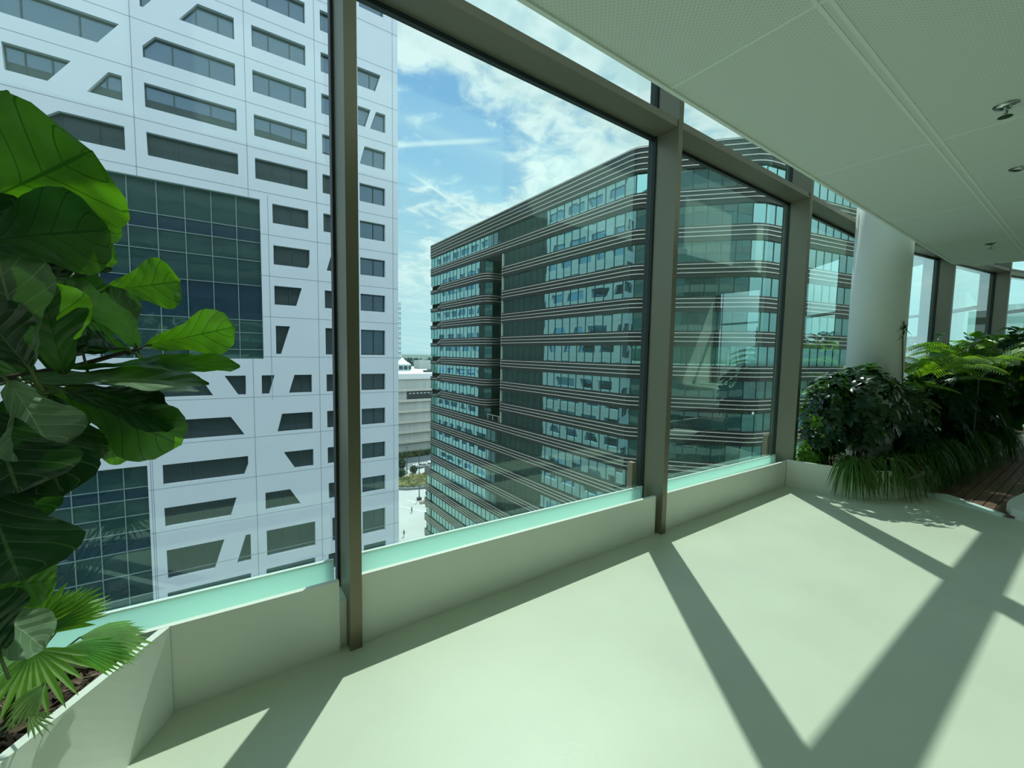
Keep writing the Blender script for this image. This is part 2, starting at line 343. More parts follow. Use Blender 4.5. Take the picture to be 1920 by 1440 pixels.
# bays
def frame(i):
    a, c = V((*FL[i], 0)), V((*FL[i+1], 0)); d = (c-a).normalized(); n = V((-d.y, d.x, 0)); return a, d, n, (c-a).length
def lbox(b, fr, s0, s1, n0, n1, z0, z1, m, z1b=None, z0b=None):
    a, d, n, L_ = fr; z1b = z1 if z1b is None else z1b; z0b = z0 if z0b is None else z0b
    p = []
    for k in (0, 1):
        for nn in (n0, n1):
            for j, s_ in enumerate((s0, s1)):
                z = (z1, z1b)[j] if k else (z0, z0b)[j]
                q = a+d*s_+n*nn; p.append((q.x, q.y, z))
    b.hexa(p, m)
def ptop(x): return .393-.0135*x if x < 6 else .312
def stop(x): return .437-.0145*x if x < 6 else .35
for i in range(len(FL)-1):
    fr = frame(i); a, d, n, Lb = fr; x0, x1 = FL[i][0], FL[i+1][0]
    w = struct(empty('window_%d' % (i+1), (a+d*Lb/2).to_tuple()))
    b = MB(); lbox(b, fr, .05, Lb-.05, .205, .222, .2, ROOM_Z, 'glass'); b.build('glass_pane', w)
    b = MB(); lbox(b, fr, .07, Lb-.07, .168, .186, .26, stop(x0), 'frost', stop(x1)); b.build('frosted_strip', w)
    b = MB(); lbox(b, fr, .07, Lb-.07, .166, .188, stop(x0), stop(x0)+.008, 'rim', stop(x1)+.008, stop(x1)); b.build('strip_edge', w)
    b = MB(); lbox(b, fr, .035, Lb-.035, -.012, .205, 3.52, 3.578, 'bronze'); lbox(b, fr, .05, Lb-.05, .205, .24, 3.49, 3.60, 'gasket'); b.build('transom', w)
    b = MB()
    for s0, s1 in ((.03, .045), (Lb-.045, Lb-.03)): lbox(b, fr, s0, s1, .19, .245, .26, ROOM_Z, 'gasket')
    b.build('gasket', w)
    # base panel: thin upstand with a channel behind
    if i < 4:
        b = MB(); e = .065 if i < 3 else .9
        g0 = .042 if i else .0
        lbox(b, fr, g0, Lb-.075, .017, .045, 0, ptop(x0), 'white', ptop(x1)); lbox(b, fr, .032, Lb-.032, .045, .25, 0, .26, 'white')
        struct(b.build('baseboard_%d' % (i+1)))
    else:
        b = MB(); lbox(b, fr, .04, Lb-.04, .12, .25, 0, .26, 'white'); struct(b.build('baseboard_%d' % (i+1)))
for i in range(1, len(FL)-1):
    fr = frame(i); a, d, n, Lb = fr
    if i >= 5:
        f0 = frame(i-1); dd = (f0[1]+d).normalized(); fr = (a, dd, V((-dd.y, dd.x, 0)), 1)
    wd = .038 if i == 4 else .031
    b = MB(); lbox(b, fr, -wd, wd, -.022, -.019, 0, ROOM_Z, 'bronzed'); lbox(b, fr, -wd, wd, -.019, .255, 0, ROOM_Z, 'bronze')
    lbox(b, fr, -.036, .036, .255, .275, -.3, ROOM_Z, 'gasket')
    struct(b.build('trim_%d' % i))
# small timber-coloured blocks outside at the foot of two mullions
for k, (i, nm) in enumerate(((3, 'second'), (4, 'third'))):
    fr = frame(i-1); a, d, n, Lb = fr; b = MB(); lbox(b, fr, Lb-.11, Lb-.058, .26, .32, .2, .60, 'wood2')
    tag(b.build('facade_bracket'), 'small tan block outside the glass at the foot of the %s mullion from the left' % nm, 'bracket', 'tan blocks outside the mullions')
# our own tower around the room
b = MB()
def own(b, p, q, z0, z1):
    a, c = V((*p, 0)), V((*q, 0)); d = (c-a).normalized(); n = V((-d.y, d.x, 0)); fr = (a, d, n, (c-a).length); Lb = fr[3]
    z = z0
    while z < z1-.5:
        t_ = min(z+3.6, z1); lbox(b, fr, 0, Lb, .0, .2, z, min(z+1.3, t_), 'own')
        if z+1.3 < t_: lbox(b, fr, 0, Lb, .0, .1, z+1.3, t_, 'ownglass')
        z += 3.6
EX = [(-34, 2.35), (-5.2, 2.35)]+[(p[0], p[1]+.1) for p in FL[1:]]+[(25.5, -30)]
for p, q in zip(EX[:-1], EX[1:]):
    own(b, p, q, -42, -.35); own(b, p, q, ROOM_Z+.3, 38)
own(b, EX[0], EX[1], -.35, ROOM_Z+.3); own(b, (24.95, -9), (25.5, -30), -.35, ROOM_Z+.3)
struct(b.build('wall_exterior'))
# ------------------------------------------------------------------ column, sprinklers, deck, planters
ccx, ccy, ccr = 7.24, 1.86, .302
col = empty('round_column', (ccx, ccy, 0), 'white round floor-to-ceiling column standing in the right planter', 'column')
b = MB(); b.lathe((ccx, ccy, 0), [(ccr, 0), (ccr, ROOM_Z)], 'column', 64); o = b.build('shaft', col, True)
o.data.polygons[-1].use_smooth = False
def sprinkler(x, y, label, drop=True):
    e = empty('ceiling_sprinkler', (x, y, CE), label, 'sprinkler', 'ceiling sprinklers')
    b = MB(); b.lathe((x, y, CE), [(.05, -.004), (.052, 0), (.045, -.012), (.02, -.02)][::-1], 'chrome', 24); b.build('cover_plate', e, True)
    if drop:
        b = MB(); b.tube([(x, y, CE), (x, y, CE-.03), (x+.004, y, CE-.06)], [.014, .012, .006], 'chrome'); b.build('stem', e, True)
        b = MB(); b.lathe((x+.004, y, CE-.062), [(.030, 0), (.028, .003), (.006, .006)], 'chrome', 20); b.build('deflector', e)
sprinkler(3.575, .44, 'chrome ceiling sprinkler hanging near the top right, its deflector disc below')
sprinkler(4.80, .50, 'chrome flush ceiling fitting at the right edge, below the hanging sprinkler', False)
sprinkler(7.6, .95, 'small pale sprinkler far along the ceiling above the palms')
# deck of narrow planks
dk = empty('wooden_deck', (9, .5, 0), 'reddish-brown plank deck beside the right planter', 'deck')
b = MB(); y = 1.17
def dleft(y): return 6.62+(y-.6)*.0 if y < .6 else 6.62+(y-.6)*.42
def dright(y): return 13.0
while y > -2.2:
    xl = dleft(y) if y > .42 else 7.6+(.42-y)*.2
    b.box(xl, 13.0, y-.083, y, .0, .024, 'deck'); y -= .09
b.build('planks', dk)
b = MB(); b.prism([(6.60, .56), (6.64, .54), (7.02, 1.02), (6.90, 1.22), (6.85, 1.22)], .0, .028, 'rim'); b.build('edge_strip', dk)
# planters
def wallpath(b, pts, th, z0, zs, m):
    n = len(pts)
    nr = []
    for i in range(n):
        a = V(pts[max(i-1, 0)]); c = V(pts[min(i+1, n-1)]); d = (c-a).normalized(); nr.append(V((-d.y, d.x))*th)
    for i in range(n-1):
        p, q = V(pts[i]), V(pts[i+1]); p2, q2 = p+nr[i], q+nr[i+1]; za, zb = zs[i], zs[i+1]
        b.hexa([(*p, z0), (*q, z0), (*p2, z0), (*q2, z0), (*p, za), (*q, zb), (*p2, za), (*q2, zb)], m)
def smoothpath(pts, k=3):
    for _ in range(k):
        o = [pts[0]]
        for a, c in zip(pts[:-1], pts[1:]):
            a, c = V(a), V(c); o += [tuple(a*.75+c*.25), tuple(a*.25+c*.75)]
        o.append(pts[-1]); pts = o
    return pts
random.seed(5)
def soil(parent, poly, z, name='mulch', amp=.03, chips=900):
    vs_ = [V(p) for p in poly]; xs = [p.x for p in vs_]; ys = [p.y for p in vs_]; b = MB()
    def ins(x, y):
        c = False; n = len(vs_)
        for i in range(n):
            a, d = vs_[i], vs_[i-1]
            if (a.y > y) != (d.y > y) and x < (d.x-a.x)*(y-a.y)/(d.y-a.y)+a.x: c = not c
        return c
    b.prism(poly, .02, z-.02, 'mulch')
    st = .05; x = min(xs)
    hz = lambda x, y: z+amp*noise.noise(V((x*6, y*6, 0)))+amp*.5*noise.noise(V((x*25, y*25, 3)))
    while x < max(xs):
        y = min(ys)
        while y < max(ys):
            if all(ins(x+i*st, y+j*st) for i in (0, 1) for j in (0, 1)):
                b.poly([(x, y, hz(x, y)), (x+st, y, hz(x+st, y)), (x+st, y+st, hz(x+st, y+st)), (x, y+st, hz(x, y+st))], 'mulch')
            y += st
        x += st
    k = 0
    while k < chips:
        x, y = random.uniform(min(xs), max(xs)), random.uniform(min(ys), max(ys))
        if not ins(x, y): continue
        k += 1; a = random.uniform(0, pi); r = random.uniform(.008, .022); w_ = r*random.uniform(.25, .6); zz_ = hz(x, y)+.004; t1 = random.uniform(-.012, .012)
        c, s_ = cos(a), sin(a)
        q = [(x+c*i*r-s_*j*w_, y+s_*i*r+c*j*w_, zz_+i*t1+k2*.005) for k2 in (0, 1) for j in (-1, 1) for i in (-1, 1)]
        b.hexa(q, random.choice(['chip', 'chip', 'mulch']))
    o = b.build(name, parent); o['kind'] = 'stuff'; return o
PL = empty('left_planter', (-.9, 1.6, 0), 'white angular planter at the bottom left corner filled with dark bark mulch', 'planter')
lp_in = [(-.203, 2.262), (-.331, 2.045), (-.535, 1.70), (-.83, 1.2), (-1.184, .6)]
lp_top = [(-.203, 2.262), (-.41, 1.985), (-.60, 1.73), (-.95, 1.26), (-1.37, .7)]
b = MB(); zt = [.395, .385, .375, .36, .35]
def lerpp(P, t_):
    t_ = min(max(t_, 0), .9999)*(len(P)-1); i = int(t_); f = t_-i; return [P[i][j]+(P[i+1][j]-P[i][j])*f for j in (0, 1)]
zt2 = [(z,)*2 for z in zt]; NX, NZ = 24, 6
for e_ in (0, 1):
    G = [[(lerpp(lp_in, i/NX)[0]*(1-k/NZ)+lerpp(lp_top, i/NX)[0]*k/NZ-.028*e_, lerpp(lp_in, i/NX)[1]*(1-k/NZ)+lerpp(lp_top, i/NX)[1]*k/NZ+.018*e_, lerpp(zt2, i/NX)[0]*k/NZ) for k in range(NZ+1)] for i in range(NX+1)]
    for i in range(NX):
        for k in range(NZ): q = [G[i][k], G[i+1][k], G[i+1][k+1], G[i][k+1]]; b.poly(q[::-1] if e_ else q, 'white')
    if not e_: G0 = G
for i in range(NX): b.poly([G0[i][NZ], G0[i+1][NZ], G[i+1][NZ], G[i][NZ]], 'white')
b.build('planter_wall', PL)
soil(PL, [(-.26, 2.27), (-.455, 1.99), (-.625, 1.74), (-.975, 1.27), (-1.43, .72), (-2.1, .72), (-2.1, 2.4), (-.3, 2.4)], .33, amp=.035, chips=2600)
PR = empty('right_planter', (7.2, 1.7, 0), 'low white curved planter under the column at the right end of the windows', 'planter')
rp = [(5.79, 2.262)]+smoothpath([(5.79, 2.262), (5.84, 2.02), (5.96, 1.66), (6.20, 1.42), (6.50, 1.30), (6.86, 1.235)], 2)[1:]+[(7.6, 1.21), (8.6, 1.15), (9.8, 1.06), (11.4, .93), (13.5, .7)]
zs = [.335-.012*max(0, min(4, (p[0]-5.9)*2)) for p in rp]
b = MB(); wallpath(b, rp, .028, 0, zs, 'white'); b.build('planter_wall', PR)
soil(PR, [(5.86, 2.24)]+[(p[0]+.03, p[1]+.03) for p in rp[3:]]+[(13.5, 1.3), (11.2, 1.75), (8.6, 2.18)], .26, chips=500)
PE = empty('corner_planter', (8.2, -.2, 0), 'pale rounded low planter edge cut by the right edge of the photo, beyond the deck', 'planter')
pe = smoothpath([(9.6, .36), (7.9, .46), (6.55, .62), (6.62, .1), (7.1, -.9), (9.6, -.9)], 2)
b = MB(); b.prism(pe, 0, .10, 'white'); b.build('plinth', PE)
b = MB(); b.prism([(8.0, .2), (9.4, .15), (9.4, -.7), (7.6, -.7)], .10, .13, 'mulch'); b.build('mulch', PE)
# ------------------------------------------------------------------ outdoors: white tower
YW, GZ = 43.0, -42.0
WT = empty('white_tower', (0, YW, GZ), 'tall white-clad office tower with slanted irregular windows, filling the left panes', 'building')
R_ = [(32.05, 30.3), (28.45, 26.77), (24.9, 23.15), (21.35, 19.6), (17.8, 16.1), (14.27, 12.62), (10.73, 9.07), (7.22, 5.57), (3.7, 1.2), (-.70, -2.35), (-4.22, -5.86), (-7.77, -9.38), (-11.3, -12.87), (-14.83, -17.25)]
def rw(k, xs): t_, b_ = R_[k]; return [(xs[0], t_), (xs[1], t_), (xs[2], b_), (xs[3], b_)]
wins = [rw(2, (-12.2, -5.2, -6.4, -12.2)), rw(3, (-11, -7.8, -9.0, -10.95)), [(-5.9, 21.35), (-5.19, 21.35), (-5.19, 19.6), (-7.07, 19.6)], [(-8.54, 17.8), (-5.18, 17.8), (-5.18, 16.1), (-9.9, 16.1), (-9.9, 16.7)],
 [(-3.9, 32.0), (.5, 32.0), (1.8, 30.3), (-3.9, 30.3)], [(-4.0, 28.45), (-2.6, 28.45), (-3.82, 26.7), (-4.0, 26.7)], [(-.54, 28.45), (1.83, 28.45), (1.83, 26.77), (-1.74, 26.77)],
 [(-3.2, 24.9), (1.82, 24.9), (1.82, 23.15), (-3.95, 23.15), (-3.95, 23.95)], rw(3, (-3.95, 1.83, 1.83, -3.95)), rw(4, (-3.95, 1.84, 1.84, -3.92)),
 [(-3.9, -.7), (-1.3, -.7), (-.39, -2.33), (-3.9, -2.33)], rw(9, (.42, 1.94, 1.92, 1.37)), rw(10, (-3.85, .78, 1.75, -3.85)), [(-3.86, -7.77), (1.94, -7.77), (1.94, -8.48), (1.62, -9.38), (-3.87, -9.38)],
 rw(12, (-3.87, 1.02, .55, -3.86)), rw(13, (-3.85, .04, -.7, -3.83)), rw(13, (1.6, 1.96, 1.95, .87)),
 rw(0, (3.07, 7.13, 7.13, 3.07)), rw(1, (3.05, 7.12, 7.12, 3.06)), rw(2, (3.04, 7.13, 7.12, 3.04)), rw(3, (3.06, 7.15, 7.14, 3.06)), rw(4, (3.06, 7.14, 7.13, 3.06)), rw(5, (4.27, 7.13, 7.13, 4.27)),
 [(4.28, 10.73), (7.18, 10.73), (7.16, 9.47), (7.0, 9.07), (4.27, 9.07)], rw(7, (4.27, 6.48, 6.0, 4.27)), rw(8, (4.31, 5.45, 4.69, 4.3)), rw(9, (3.13, 4.13, 3.68, 3.12)), rw(9, (5.72, 7.18, 7.18, 5.24)),
 rw(10, (4.65, 7.19, 7.19, 4.24)), rw(11, (4.72, 7.2, 7.2, 5.62)), rw(12, (3.18, 5.16, 6.05, 3.17)), rw(13, (3.2, 7.25, 7.25, 3.19)),
 rw(0, (8.36, 10.9, 10.9, 8.36)), rw(1, (11.6, 13.8, 13.27, 11.6)), rw(1, (8.38, 10.2, 10.2, 8.38)), rw(2, (11.6, 12.82, 12.28, 11.6)), rw(2, (8.38, 10.6, 10.6, 8.38)), [(13.34, 24.9), (14.25, 24.9), (14.25, 23.15), (12.76, 23.15)],
 rw(3, (8.4, 10.9, 10.9, 8.4)), rw(3, (12.22, 14.25, 14.22, 11.75)), rw(2, (9.9, 9.95, 9.95, 9.9))[:0]]
wins = [w for w in wins if w]
for k in range(4, 14):
    xr = 14.19-.017*(k-4)
    wins.append(rw(k, (11.7, xr, xr, 11.7)))
    xl = (8.38, 8.4, 9.09, 8.42, 8.43, 8.46, 8.47, 8.47, 8.51, 8.8)[k-4]; xl2 = xl if k != 6 else 8.62
    wins.append(rw(k, (xl, 10.8, 10.8, xl2)))
for k in range(8, 14): wins.append(rw(k, (-17.5, -6.2, -6.2, -17.5))) if k < 11 else None
wins += [rw(1, (-16.5, -8, -9, -16.5)), rw(0, (-14, -6, -6.5, -14)), rw(4, (-17.5, -11.6, -12.2, -17.5)), rw(3, (-19, -13, -12.4, -18)), rw(2, (-20, -13.6, -13.6, -19))]
big1 = [(-7.15, 14.43), (3.33, 14.43), (3.33, .75), (-7.15, .75)]
wins = [w for w in wins if not (min(p[0] for p in w) > -8.2 and max(p[0] for p in w) < 3.4 and 0.7 < w[0][1] < 14.5)]
wins = [w for w in wins if not (w[0][0] < -6 and w[0][1] < 4)]
big2 = [(-18, -7.68), (-4.79, -7.68), (-4.79, -24), (-18, -24)]
X0, X1, Z0, Z1 = -24.0, 15.5, GZ, 62.0
# wall with openings
def holed(b, outer, holes, fn, depth, dvec, m='wfac', mr='wreveal'):
    pts, faces = [], []
    for poly in [outer]+holes:
        i0 = len(pts); pts += [V(p) for p in poly]; faces.append(list(range(i0, i0+len(poly))))
    res = geometry.delaunay_2d_cdt(pts, [], faces, 1, 1e-4)
    vo, _, fo = res[:3]
    def inside(p, poly):
        c = False
        for i in range(len(poly)):
            a, d = poly[i], poly[i-1]
            if (a[1] > p[1]) != (d[1] > p[1]) and p[0] < (d[0]-a[0])*(p[1]-a[1])/(d[1]-a[1])+a[0]: c = not c
        return c
    for f in fo:
        c = sum((vo[i] for i in f), V((0, 0)))/len(f)
        if any(inside(c, h_) for h_ in holes): continue
        b.poly([fn(*vo[i]) for i in f], m)
    for h_ in holes:
        n = len(h_)
        for i in range(n):
            p, q = h_[i], h_[(i+1) % n]
            low_ = abs(p[1]-q[1]) < .05 and p[1] < sum(t_[1] for t_ in h_)/n
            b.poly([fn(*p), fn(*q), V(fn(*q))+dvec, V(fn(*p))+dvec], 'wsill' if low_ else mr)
front = lambda x, z: V((x, YW, z))
lowwins = []
for k in range(14, 21):
    zt_ = -18.4-3.54*(k-14); x = 3.1
    for xs in ((-3.9, 1.9), (3.1, 7.2), (8.4, 10.9), (11.8, 14.1)):
        if zt_ > GZ+3: lowwins.append([(xs[0], zt_), (xs[1], zt_), (xs[1]-(.5 if k % 2 else 0), zt_-1.65), (xs[0], zt_-1.65)])
for k in range(1, 9):
    zt_ = 32.05+3.54*k
    for xs in ((-12, -6), (-3.9, 1.8), (3.1, 7.1), (8.4, 10.9), (11.8, 14.1)): lowwins.append([(xs[0], zt_), (xs[1], zt_), (xs[1], zt_-1.7), (xs[0], zt_-1.7)])
b = MB(); RV = V((0, .38, 0)); DV = V((0, .7, 0))
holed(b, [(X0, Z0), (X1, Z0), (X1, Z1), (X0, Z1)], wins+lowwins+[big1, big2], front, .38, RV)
# body: side (east) wall with its own windows, back, west
side = lambda y, z: V((15.5, y, z))
def sidewins(y0, y1, seed):
    r = random.Random(seed); o = []
    zt_ = 60.5
    z = 32.05+3.54*8
    k = 0
    while z > GZ+3:
        y = y0+1.0+r.choice((0, .6))
        while y < y1-2.6:
            w_ = r.choice((2.9, 3.6, 4.4, 5.2)); w_ = min(w_, y1-.8-y); a_ = r.choice((0, 0, 0, .7, -.7)); c_ = r.choice((0, 0, 0, .6, -.5))
            h_ = 1.7
            if w_ > 1.2: o.append([(y+max(a_, 0), z), (y+w_-max(c_, 0), z), (y+w_+min(c_, 0), z-h_), (y-min(a_, 0), z-h_)])
            y += w_+r.choice((1.3, 1.5, 2.0))
        z -= 3.54
    return o
sw1, sw2 = sidewins(43, 74, 3), sidewins(98, 131, 8)
holed(b, [(43, Z0), (74, Z0), (74, Z1), (43, Z1)], sw1, side, .3, V((-.35, 0, 0)))
holed(b, [(98, Z0), (131, Z0), (131, Z1), (98, Z1)], sw2, side, .3, V((-.35, 0, 0)))
b.poly([(X0, 131, Z0), (X0, YW, Z0), (X0, YW, Z1), (X0, 131, Z1)], 'wfac'); b.poly([(X0, 131, Z1), (X0, YW, Z1), (15.5, YW, Z1), (15.5, 131, Z1)], 'concrete2')
b.poly([(15.5, 74, Z0), (15.5, 74, Z1), (12.5, 74, Z1), (12.5, 74, Z0)], 'wfac'); b.poly([(15.5, 98, Z0), (12.5, 98, Z0), (12.5, 98, Z1), (15.5, 98, Z1)], 'wfac')
b.poly([(X0, 131, Z0), (X0, 131, Z1), (15.5, 131, Z1), (15.5, 131, Z0)], 'wfac')
b.build('wall', WT)
b = MB()
b.poly([(12.5, 74, Z0), (12.5, 98, Z0), (12.5, 98, Z1), (12.5, 74, Z1)], 'dark_in')
for k in range(29): b.box(12.5, 12.56, 74, 98, Z0+k*3.54, Z0+k*3.54+.9, 'span')
b.build('recessed_glazing', WT)
b = MB()
for w in sw1+sw2: b.poly([V(side(*p))+V((-.33, 0, 0)) for p in w], 'wglass')
o = b.build('side_window', WT); o['kind'] = 'stuff'
b = MB()
def clipbar(b, w, x, m='wbar'):
    zsx = []
    for i in range(len(w)):
        p, q = w[i], w[(i+1) % len(w)]
        if (p[0]-x)*(q[0]-x) < 0: zsx.append(p[1]+(q[1]-p[1])*(x-p[0])/(q[0]-p[0]))
    if len(zsx) == 2: b.box(x-.04, x+.04, YW+.28, YW+.37, min(zsx), max(zsx), m)
def shrink(w, e):
    cx = sum(p[0] for p in w)/len(w); cz = sum(p[1] for p in w)/len(w)
    return [(p[0]+e*(1 if p[0] < cx else -1), p[1]+e*(1 if p[1] < cz else -1)) for p in w]
random.seed(3)
for w in wins:
    b = MB(); b.poly([front(*p)+RV*.94 for p in w][::-1], 'wglass')
    x0_, x1_ = min(p[0] for p in w), max(p[0] for p in w)
    for x in [x0_+(x1_-x0_)*t_ for t_ in ((.3, .7) if x1_-x0_ > 3 else (.55,) if x1_-x0_ > 1.6 else ())]: clipbar(b, w, x)
    wi = shrink(w, .09)
    for i in range(len(w)):
        j = (i+1) % len(w)
        b.poly([front(*w[i])+RV*.85, front(*w[j])+RV*.85, front(*wi[j])+RV*.85, front(*wi[i])+RV*.85], 'wbar')
    b.build('window', WT)
b = MB()
for w in lowwins: b.poly([front(*p)+RV*.94 for p in w][::-1], 'wglass')
o = b.build('plain_window', WT); o['kind'] = 'stuff'
def curtainwall(name, r, rows, dx, bluerows):
    x0, x1, z0, z1 = r; b = MB(); yb = YW+.37
    zsr = rows; xs = []; x = x1
    while x > x0: xs.append(x); x -= dx
    xs.append(x0)
    rg = random.Random(4)
    for i in range(len(zsr)-1):
        for j in range(len(xs)-1):
            a, c = xs[j], xs[j+1]; t_ = lambda: rg.uniform(-.006, .006)
            b.poly([(a, yb+t_(), zsr[i]), (a, yb+t_(), zsr[i+1]), (c, yb+t_(), zsr[i+1]), (c, yb+t_(), zsr[i])], 'curtblue' if i in bluerows else 'curtain')
    o = b.build(name, WT)
    b = MB()
    for z in zsr[1:-1]: b.box(x0, x1, yb-.09, yb-.01, z-.03, z+.03, 'cbar')
    for x in xs[1:-1]: b.box(x-.03, x+.03, yb-.1, yb-.01, z0, z1, 'cbar')
    bo = b.build('glazing_bars', o); bo.location = (0, 0, 0)
    return o
curtainwall('curtain_wall', (-7.15, 3.33, .75, 14.43), [14.43, 11.9, 10.8, 9.2, 7.1, 4.1, 3.0, 1.55, .75], 1.72, (1, 4))
curtainwall('curtain_wall', (-18, -4.79, -24, -7.68), [-7.68, -9.4, -10.3, -11.6, -12.9, -14.4, -16.3, -18.2, -20, -22, -24], 1.45, (1, 4))
b = MB()
zj = 18.63-3.54*17
while zj < 60:
    for xa, xb in ((X0, 15.5),):
        segs = [(xa, xb)]
        if .75 < zj < 14.43: segs = [(xa, -7.15), (3.33, xb)]
        elif zj < -7.68 and zj > -24: segs = [(xa, -18), (-4.79, xb)]
        for s0, s1 in segs: b.box(s0, s1, YW-.006, YW+.01, zj-.022, zj+.022, 'wjoint')
    b.box(15.49, 15.506, 43, 74, zj-.022, zj+.022, 'wjoint')
    zj += 3.54
for x in (-18.8, -11.7, -4.6, 2.5, 7.85, 14.97):
    segs = [(Z0, Z1)]
    if -7.15 < x < 3.33: segs = [(Z0, .75), (14.43, Z1)]
    if x in (-11.7,): segs = [(Z0, -24), (-7.68, Z1)]
    for s0, s1 in segs: b.box(x-.022, x+.022, YW-.006, YW+.01, s0, s1, 'wjoint')
b.box(3.92-.02, 3.92+.02, YW-.006, YW+.01, -2.9, 14.9, 'wjoint'); b.box(-4.5, -4.46, YW-.006, YW+.01, -25, -7.0, 'wjoint')
b.build('panel_joints', WT)
# ------------------------------------------------------------------ dark banded office building
DB = empty('banded_office_block', (38, 60, GZ), 'dark office block with silver-lined bands and teal mirror glass, rounded corners', 'building')
def fillet(pts, rad, seg=8):
    o = [V(pts[0])]
    for i in range(1, len(pts)-1):
        p, a, c = V(pts[i]), V(pts[i-1]), V(pts[i+1]); r = rad[i] if isinstance(rad, (list, tuple)) else rad
        if r <= 0: o.append(p); continue
        u, v = (a-p).normalized(), (c-p).normalized(); th = u.angle(v); t_ = min(r/tan(th/2), (a-p).length*.49, (c-p).length*.49)
        r = t_*tan(th/2); ctr = p+(u+v).normalized()*(r/sin(th/2)); s_, e_ = p+u*t_-ctr, p+v*t_-ctr
        an = s_.angle(e_); sg = 1 if s_.cross(e_) > 0 else -1; a0 = atan2(s_.y, s_.x)
        for k in range(seg+1): o.append(ctr+V((cos(a0+sg*an*k/seg), sin(a0+sg*an*k/seg)))*r)
    o.append(V(pts[-1])); return o
a48 = radians(-48); c1 = V((38, 31.3)); c2 = c1+V((cos(a48), sin(a48)))*12.6; a12 = radians(-11)
c3 = c2+V((cos(a12), sin(a12)))*21.5
outl = [(38, 85.0), (38, 31.3), tuple(c2), tuple(c3), (c3.x+10, c3.y+22)]
P_full = fillet(outl, [0, 2.2, 3.2, 1.5, 0])
P_a = fillet([(38, 85.0), (38, 62.4), (44.5, 62.4)], [0, 1.6, 0])          # left block turning into the loggia
P_b = fillet([(38, 57.3), (38, 31.3), tuple(c2), tuple(c3), (c3.x+10, c3.y+22)], [0, 2.2, 3.2, 1.5, 0])
P_back = [V((44.5, 62.4)), V((44.5, 57.3)), V((38, 57.3))]
def offs(path, o):
    r = []
    for i, p in enumerate(path):
        a, c = path[max(i-1, 0)], path[min(i+1, len(path)-1)]; d = (c-a).normalized(); r.append(p+V((d.y, -d.x))*o)
    return r
def strip(b, path, z0, z1, o0, o1, m, cap=True):
    A, B = offs(path, o0), offs(path, o1)
    for i in range(len(path)-1):
        p, q, p2, q2 = A[i], A[i+1], B[i], B[i+1]
        b.poly([(p2.x, p2.y, z0), (q2.x, q2.y, z0), (q2.x, q2.y, z1), (p2.x, p2.y, z1)], m)
        if cap:
            b.poly([(p.x, p.y, z1), (p2.x, p2.y, z1), (q2.x, q2.y, z1), (q.x, q.y, z1)], m); b.poly([(p.x, p.y, z0), (q.x, q.y, z0), (q2.x, q2.y, z0), (p2.x, p2.y, z0)], m)
    if cap:
        for i in (0, -1):
            p, p2 = A[i], B[i]; b.poly([(p.x, p.y, z0), (p2.x, p2.y, z0), (p2.x, p2.y, z1), (p.x, p.y, z1)], m)
def subdiv(path, step, r0=0):
    # positions every <step> along the path
    o = []; acc = r0
    for a, c in zip(path[:-1], path[1:]):
        l_ = (c-a).length; t_ = acc
        while t_ < l_: o.append((a+(c-a)*(t_/l_), (c-a).normalized())); t_ += step
        acc = t_-l_
    return o
ZB = [19.0, 15.22, 11.42, 7.78, 4.12, .42, -3.06, -6.58, -10.1, -13.7, -17.3, -20.9, -24.5, -28.1, -31.7, -35.3, -38.9]
rg = random.Random(11)
def glassrun(path, z0, z1):
    b = MB(); pts = [p for p, d in subdiv(path, 1.45)]+[path[-1]]
    for p, q in zip(pts[:-1], pts[1:]):
        d = (q-p);
        if d.length < .02: continue
        n = V((d.y, -d.x)).normalized(); e = [rg.uniform(-.003, .003) for _ in range(4)]
        b.poly([(p.x+n.x*e[0], p.y+n.y*e[0], z0), (q.x+n.x*e[1], q.y+n.y*e[1], z0), (q.x+n.x*e[2], q.y+n.y*e[2], z1), (p.x+n.x*e[3], p.y+n.y*e[3], z1)], 'dglass')
    for p in pts:
        b.box(p.x-.045, p.x+.045, p.y-.045, p.y+.045, z0, z1, 'dbar')
    return b.build('glass_band', DB)
def band(path, zt, zb, lines, name='spandrel_band', ends=0):
    b = MB(); strip(b, path, zb, zt, -.1, .22, 'span'); o = b.build(name, DB)
    b = MB()
    for z in lines:
        strip(b, path, z-.045, z+.045, .2, .34, 'rail')
    r = b.build('silver_rails', o); r.location = (0, 0, 0)
    return o
b = MB(); strip(b, P_full, 19.25+2.15, 24.1, -.1, .25, 'span'); top = b.build('parapet', DB)
b = MB()
for z in (23.95, 23.4, 22.85, 22.25, 21.65): strip(b, P_full, z-.045, z+.045, .2, .36, 'rail')
r = b.build('silver_rails', top); r.location = (0, 0, 0)
glassrun(P_full, 19.25, 21.4)
